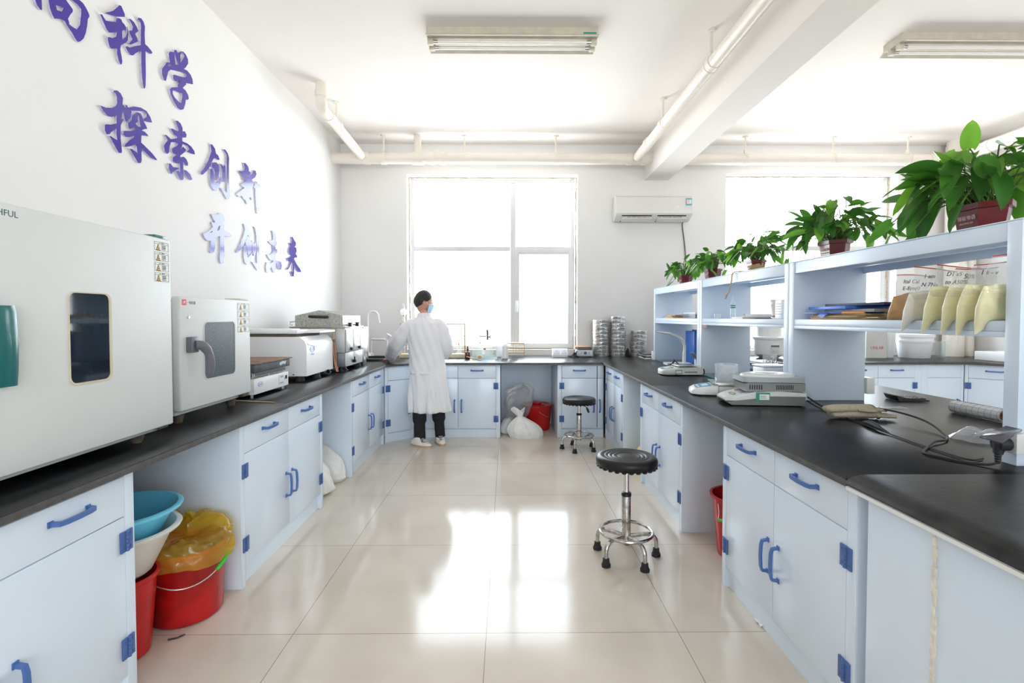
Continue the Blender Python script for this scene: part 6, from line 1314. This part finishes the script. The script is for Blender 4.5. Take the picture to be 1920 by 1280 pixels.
for k in range(5): part('test_tube', MB().lathe((-.07 + k * .036, 0, .058), [(.001, -.001), (.008, .005), (.009, .02), (.009, .125), (.0105, .127)], 14, False, False), LABGLASS, t)
# --- titration rack behind the person
t = thing('titration_rack', 'long wooden titration rack with flasks behind the person in white', 'rack', (-.90, 6.03, ZT + E0))
part('base_beam', MB().box(-.40, .39, -.06, .05, 0, .048, .004), mat('cream_wood', (.72, .62, .44), .55, var=.1), t)
for x in (-.40, .375): part('post', MB().box(x, x + .018, -.009, .009, .0485, .40, .002), WOOD, t)
part('top_rail', MB().box(-.40, .393, -.009, .009, .4005, .415, .002), WOOD, t)
part('middle_rail', MB().box(-.381, .3745, -.009, .009, .255, .268, .002), WOOD, t)
part('glass_rod', MB().cyl((-.381, 0, .155), (.3745, 0, .155), .003, seg=8), STEEL, t)
def flask(x, lab):
    f = thing('conical_flask', lab, 'flask', (x, 6.005, ZT + E0 + .0488))
    part('glass', MB().lathe((0, 0, 0), [(.001, 0), (.036, 0), (.039, .004), (.036, .014), (.014, .085), (.013, .108), (.016, .111), (.0115, .110), (.012, .086), (.034, .014), (.035, .005), (.001, .003)], 28, False, False), LABGLASS, f, smooth=50)
    part('orange_tube', MB().tube([(0, 0, .100), (0, 0, .128), (.002, 0, .16)], [.010, .007, .004], 10), mat('orange_rubber', (.80, .33, .05), .5), f)
flask(-.70, 'conical flask with an orange tube, nearer the person on the wooden rack'); flask(-.585, 'conical flask with an orange tube at the right end of the wooden rack')
flask(-.83, 'conical flask with an orange tube behind the right elbow of the person')
t = thing('bulb_condenser', 'glass bulb on a thin stand left of the window', 'glassware', (-1.29, 6.24, ZT + E0))
part('stand', MB().cyl((-.0, 0, 0), (0, 0, .008), .06, seg=24).cyl((0, 0, .008), (0, 0, .62), .006, seg=10), STEEL, t)
part('bulb', MB().ball((0, -.05, .555), .045, 20), clear('milky_plastic_film2', (.95, .95, .95), .30, .05), t, smooth=180)
part('neck', MB().cyl((0, -.05, .598), (0, -.05, .66), .014, .012, 14).cyl((0, -.05, .36), (0, -.05, .512), .012, .014, 14), LABGLASS, t)
part('bulb_clamp', MB().box(-.008, .008, -.045, .012, .50, .513, .002), GREYP, t)
# --- bits at the far shelf end
t = thing('book_stack', 'pile of dark books and white papers leaning at the far shelf end', 'books', (1.665, 5.93, ZT + E0))
for k, (m_, h_, a, dx) in enumerate(((PAPER, .016, .05, 0), (DARK, .014, -.1, .0), (PAPER, .012, .08, .005), (GREYP, .018, -.03, -.005))):
    z0 = (0, .0165, .031, .0435)[k]; mb = MB().box(-.055 + dx, .055 + dx, -.13, .13, z0, z0 + h_, .001); mb.xf(Matrix.Rotation(a, 4, 'Z')); part('booklet', mb, m_, t)
t = thing('standing_folder', 'grey and white folder standing against the far end of the shelf', 'folder', (1.70, 5.755, ZT + E0))
part('cover', MB().box(-.02, .02, -.03, .03, 0, .095, .002), OFFWHITE, t); part('grey_back', MB().box(.0, .045, -.028, -.005, .0955, .150, .002), mat('slate_cover', (.20, .20, .25), .5), t)

# ================================================================ RIGHT BAY
t = thing('water_still', 'white round water tank with a green dot seen between the shelf posts', 'tank', (3.16, 5.98, ZT + E0))
part('tank', MB().lathe((0, 0, 0), [(.10, 0), (.125, .02), (.155, .045), (.172, .22), (.172, .225)], 40), OFFWHITE, t)
part('lid_rim', MB().lathe((0, 0, .2255), [(.182, 0), (.186, .008), (.186, .026), (.175, .032), (.168, .034)], 40), OFFWHITE, t)
part('upper_drum', MB().lathe((0, 0, .26), [(.138, 0), (.140, .01), (.136, .19), (.10, .20)], 40), OFFWHITE, t)
part('green_dot', MB().grid(lambda u, v: V((.1412 * sin(-.38 + .026 * v * cos(2 * pi * u) / .14), -.1412 * cos(-.38 + .026 * v * cos(2 * pi * u) / .14), .40 + .026 * v * sin(2 * pi * u))), 20, 4, True), mat('mint_green', (.10, .62, .45), .4), t)
mb = MB().grid(lambda u, v: V((.172 * sin(-.35 + .55 * u), -.172 * cos(-.35 + .55 * u), .085 + .075 * v)), 8, 2); mb.mi = 1; mb.grid(lambda u, v: V((.1735 * sin(-.35 + .55 * u), -.1735 * cos(-.35 + .55 * u), .138 + .022 * v)), 8, 2)
part('type_plate', mb, [mat('plate_pale', (.60, .61, .58), .5), GREYP], t, recalc=False, smooth=60)
part('drain', MB().cyl((-.03, -.12, .02), (-.03, -.165, .015), .012, seg=10), OFFWHITE, t)
t = thing('carton', 'pale grey carton with red lettering on the far bench of the right bay', 'carton', (4.43, 6.05, ZT + E0))
part('box', MB().box(-.13, .12, -.13, .13, 0, .36, .002), mat('carton_grey', (.60, .59, .58), .7), t, smooth=0)
part('lettering', text_mb('UNLAB', .048, basis((-.075, -.1302, .108), (1, 0, 0), (0, 0, 1)), None, .0006), mat('badge_red', (.65, .02, .03), .4), t, smooth=0)
t = thing('white_bin', 'slim white bin beside the carton in the right bay', 'container', (4.64, 6.02, ZT + E0)); part('bin', MB().lathe((0, 0, 0), [(.055, 0), (.058, .005), (.080, .32), (.085, .322)], 28), WHITE, t)
t = thing('plastic_pail', 'white plastic pail with a ribbed rim on the far bench of the right bay', 'pail', (4.94, 5.99, ZT + E0))
part('pail', MB().lathe((0, 0, 0), [(.15, 0), (.155, .006), (.178, .19), (.190, .192), (.192, .215), (.182, .217), (.184, .25), (.196, .252), (.197, .285), (.188, .288)], 40), WHITE, t)
for x, lab in ((5.22, 'upper glass beaker on a stand beside the white pail'), (5.36, 'slender glass beaker on the far bench right of the white pail')):
    beaker(lab, 'beaker', (x, 5.95 + (.1 if x > 5.3 else 0), ZT + E0), .045 if x < 5.3 else .036, .20, LABGLASS)
t = thing('sink_ledge', 'white ledge board lying along the right bay worktop', 'board', (5.6, 5.3, ZT + E0)); part('board', MB().box(5.42, 5.90, 4.7, 5.72, ZT + E0, ZT + .10, .006), WHITE, t, world=True)
mb = MB()
for k in range(4):
    y = 5.55 - .16 * k; mb2 = MB().tube(smooth_path([(5.905, y, 1.06), (5.88, y - .01, 1.03), (5.875, y, .99), (5.89, y + .01, .965)], 5), .008, 8)
    tag(part('rubber_hose', mb2, mat('yellow_tube', (.85, .55, .12), .4)), '%s short yellow tube on the right wall, counted from the window' % ('first', 'second', 'third', 'fourth')[k], 'hose', 'yellow tubes on the right wall')
mb.bm.free()
t = thing('paper_sheet', 'pale printed sheet propped behind the shelf partition on the island', 'paper', (2.66, 3.72, ZT + E0)); part('sheet', MB().grid(lambda u, v: V((-.09 + .12 * u + .03 * v, -.06 + .12 * u, .002 + .14 * v)), 3, 3), PAPER, t, recalc=False, mod=[('SOLIDIFY', {'thickness': .002})])

# ================================================================ POTTED PLANTS
LEAFS = [mat('leaf_green_%s' % n, c, .36, spec=.5, var=.25, vscale=9, sub=0) for n, c in (('deep', (.032, .118, .024)), ('mid', (.055, .18, .03)), ('light', (.14, .33, .055)))]
def leafmat(m, tl=.35):
    nt = m.node_tree; b = nt.nodes['Principled BSDF']; out = nt.nodes['Material Output']
    tr = nt.nodes.new('ShaderNodeBsdfTranslucent'); c = b.inputs['Base Color'].links[0].from_socket
    br = nt.nodes.new('ShaderNodeVectorMath'); br.operation = 'MULTIPLY'; br.inputs[1].default_value = (1.9, 1.9, .7); nt.links.new(c, br.inputs[0]); nt.links.new(br.outputs[0], tr.inputs[0])
    mx = nt.nodes.new('ShaderNodeMixShader'); mx.inputs[0].default_value = tl; nt.links.new(b.outputs[0], mx.inputs[1]); nt.links.new(tr.outputs[0], mx.inputs[2]); nt.links.new(mx.outputs[0], out.inputs[0])
for m in LEAFS: leafmat(m)
STEM = mat('stem_green', (.09, .17, .03), .5, var=.2)
POT = mat('maroon_pot', (.13, .008, .013), .24, var=.08, coat=.15); SOIL = mat('soil', (.04, .025, .016), .95, var=.4, vscale=60, bump=.5, bscale=90)
def plant(label, x, y, pw_, ph, n, spread, height, lsize, seed, tips=(), pot_rz=0.0):
    rnd = random.Random(seed); z0 = SZ[3] + .0048
    t = thing('potted_plant', label, 'plant', (x, y, z0), 0, 'pothos plants along the shelf top')
    s6 = pi / 6 + pot_rz; hx = pw_ / 2
    # elongated six-sided pot with a flared lip
    part('pot', MB().lathe((0, 0, 0), [(.001, 0), (hx * .78, 0), (hx * .80, .004), (hx * .96, ph * .80), (hx * 1.06, ph * .82), (hx * 1.08, ph), (hx * 1.0, ph), (hx * .92, ph * .85), (.001, ph * .82)], 6, False, False, (.80, 1.08), s6), POT, t, smooth=20)
    part('soil', MB().lathe((0, 0, ph * .84), [(.001, .012), (hx * .5, .010), (hx * .93, 0), (.001, -.001)], 12, False, False, (.78, 1.05)), SOIL, t)
    # white plate of print on the side facing the aisle and the camera
    mb = MB()
    for k, (tx, h_) in enumerate((('绿植物语', .16), ('BEAUTIFUL LIFE', .07))):
        text_mb(tx, ph * h_, basis((-hx * .70, -hx * .08, ph * (.50 - .14 * k)), (0, -1, 0), (-.12, 0, 1)), mb, .0008, 'CENTER')
    mb.xf(Matrix.Identity(4)); part('print', mb, mat('pot_print', (.62, .40, .40), .5), t, smooth=0)
    lv = MB(); st = MB()
    def leaf(base, d, L_, wid, droop, roll, mi):
        d = V(d).normalized(); side = d.cross(V((0, 0, 1)));
        if side.length < .1: side = V((1, 0, 0))
        side.normalize(); side = (Matrix.Rotation(roll, 3, d) @ side); up = side.cross(d).normalized()
        if up.z < 0: up = -up; side = -side
        n0 = len(lv.bm.faces); N = 8; prev = None; lv.mi = mi
        for i in range(N + 1):
            s_ = i / N
            wv = wid * (1.25 * (s_ + .06) ** .45 * (1 - s_) ** .75) * .95 if 0 < s_ < 1 else (wid * .30 if s_ == 0 else 0)
            back = -.10 * L_ * (1 - s_) ** 6
            c = V(base) + d * (L_ * s_) - V((0, 0, 1)) * (droop * L_ * s_ ** 2)
            row = [lv.bm.verts.new(c + side * wv * .5 * e + up * (abs(e) * wv * .16) + d * (back * (abs(e) > .5))) for e in (-1, -.5, 0, .5, 1)]
            if prev:
                for k in range(4):
                    f = lv.bm.faces.new([prev[k], prev[k + 1], row[k + 1], row[k]]); f.material_index = mi
            prev = row
    for i in range(n + len(tips)):
        if i < n:
            a = rnd.uniform(0, 2 * pi); e = rnd.random() ** .6; rr = spread * (.25 + .75 * e) * rnd.uniform(.7, 1.05)
            tip = V((rr * cos(a) * .80, rr * sin(a), ph + height * (1 - .75 * e ** 1.6) * rnd.uniform(.55, 1.05)))
            ls = lsize * rnd.uniform(.75, 1.2); dn = rnd.uniform(-.1, 1.0)
        else:
            tx, ty, tz, ls = tips[i - n]; tip = V((tx, ty, tz)); dn = rnd.uniform(.2, .7)
        b = V((rnd.uniform(-.5, .5) * hx * .8, rnd.uniform(-.6, .6) * hx, ph * .86))
        outw = V((tip.x - b.x, tip.y - b.y, 0)); outw = outw.normalized() if outw.length > .01 else V((1, 0, 0))
        mid = b.lerp(tip, .5) + V((0, 0, .03 + .25 * max(0, tip.z - ph) + (.07 if i >= n and tip.z < ph else 0)))
        st.tube(smooth_path([b, b.lerp(mid, .5) + V((0, 0, .012)), mid, tip], 3), .0022 + .0006 * (pw_ > .2), 5)
        dz = .30 - dn * 1.5 if tip.z > ph else -.8
        leaf(tip, outw * rnd.uniform(.35, 1) + V((rnd.uniform(-.5, .5), rnd.uniform(-.5, .5), dz)), ls, ls * rnd.uniform(.72, .95), rnd.uniform(.05, .35), rnd.uniform(-.8, .8), rnd.choice((0, 0, 1, 1, 2)))
    for m_, q_ in ((lv, .004), (st, .003)):
        for vt in m_.bm.verts:
            if SX0 - .006 < x + vt.co.x < SX1 + .006 and vt.co.z < q_ + .002: vt.co.z = q_
    part('stems', st, STEM, t, smooth=60)
    part('foliage', lv, LEAFS, t, smooth=180, recalc=False)
    return t
PX = 1.90
plant('largest potted pothos nearest the camera on the near shelf unit', PX, 1.985, .205, .120, 85, .30, .24, .135, 11, [(-.10, .34, .06, .10), (-.16, .26, .10, .12), (-.05, .30, .16, .13), (-.12, .18, .27, .14), (-.16, -.05, .28, .14), (-.18, -.10, .10, .11), (-.10, .28, .0, .09)])
plant('second largest pothos standing over the middle of the near shelf unit top', PX, 2.885, .185, .112, 100, .29, .22, .100, 23, [(-.14, .33, .22, .09), (-.08, .38, .14, .09), (-.13, .25, .04, .09), (-.14, .18, .01, .09), (-.02, -.12, .34, .09), (-.05, -.30, .10, .09), (-.05, -.36, .09, .10)])
plant('potted pothos in front of the window glare beside the bottle brush', PX, 3.80, .160, .105, 80, .25, .20, .085, 31, [(-.10, -.28, .20, .10), (-.10, .28, .06, .10), (-.13, .10, .22, .08)])
plant('fourth potted pothos from the camera on the shelf top', PX, 4.60, .180, .112, 80, .25, .18, .085, 47, [(-.12, -.26, .08, .11), (-.1, .24, .16, .08)])
plant('smallest looking potted pothos, farthest along the shelf top', PX, 5.30, .170, .110, 76, .24, .18, .085, 59, [(-.14, .22, -.0, .08), (-.15, .1, .02, .09), (-.15, -.02, .04, .09)])
# dried loofah brush and hanging tie on the shelf top
mb = MB()
for k in range(260): a = 2 * pi * hsh(k, 1); y = 3.44 + .13 * hsh(k, 2); mb.tube([(1.76, y, SZ[3] + .026), (1.76 + .03 * cos(a), y + .008, SZ[3] + .030 + .024 * sin(a))], .0011, 3, cap=False)
t = thing('bottle_brush', 'straw coloured brush lying on the shelf top between two pothos plants', 'brush', (1.76, 3.5, SZ[3] + .005)); b_ = part('bristles', mb, mat('straw_bristle', (.52, .40, .20), .8), t, world=True); b_['kind'] = 'stuff'
part('wire', MB().tube(smooth_path([(1.76, 3.42, SZ[3] + .026), (1.76, 3.58, SZ[3] + .026)], 3), .003, 6), WOODDK, t, world=True)
tag(part('hanging_strap', MB().tube(smooth_path([(1.76, 3.60, SZ[3] + .012), (1.70, 3.66, SZ[3] + .012), (1.672, 3.69, SZ[3] + .001), (1.668, 3.70, SZ[3] - .06), (1.664, 3.73, SZ[3] - .13), (1.660, 3.76, SZ[3] - .155), (1.658, 3.775, SZ[3] - .185)], 5), [.005] * 24 + [.008, .010, .010, .009, .008, .007, .004], 8), mat('straw_strap', (.50, .40, .28), .7)), 'straw coloured strap hanging over the middle shelf edge', 'strap')
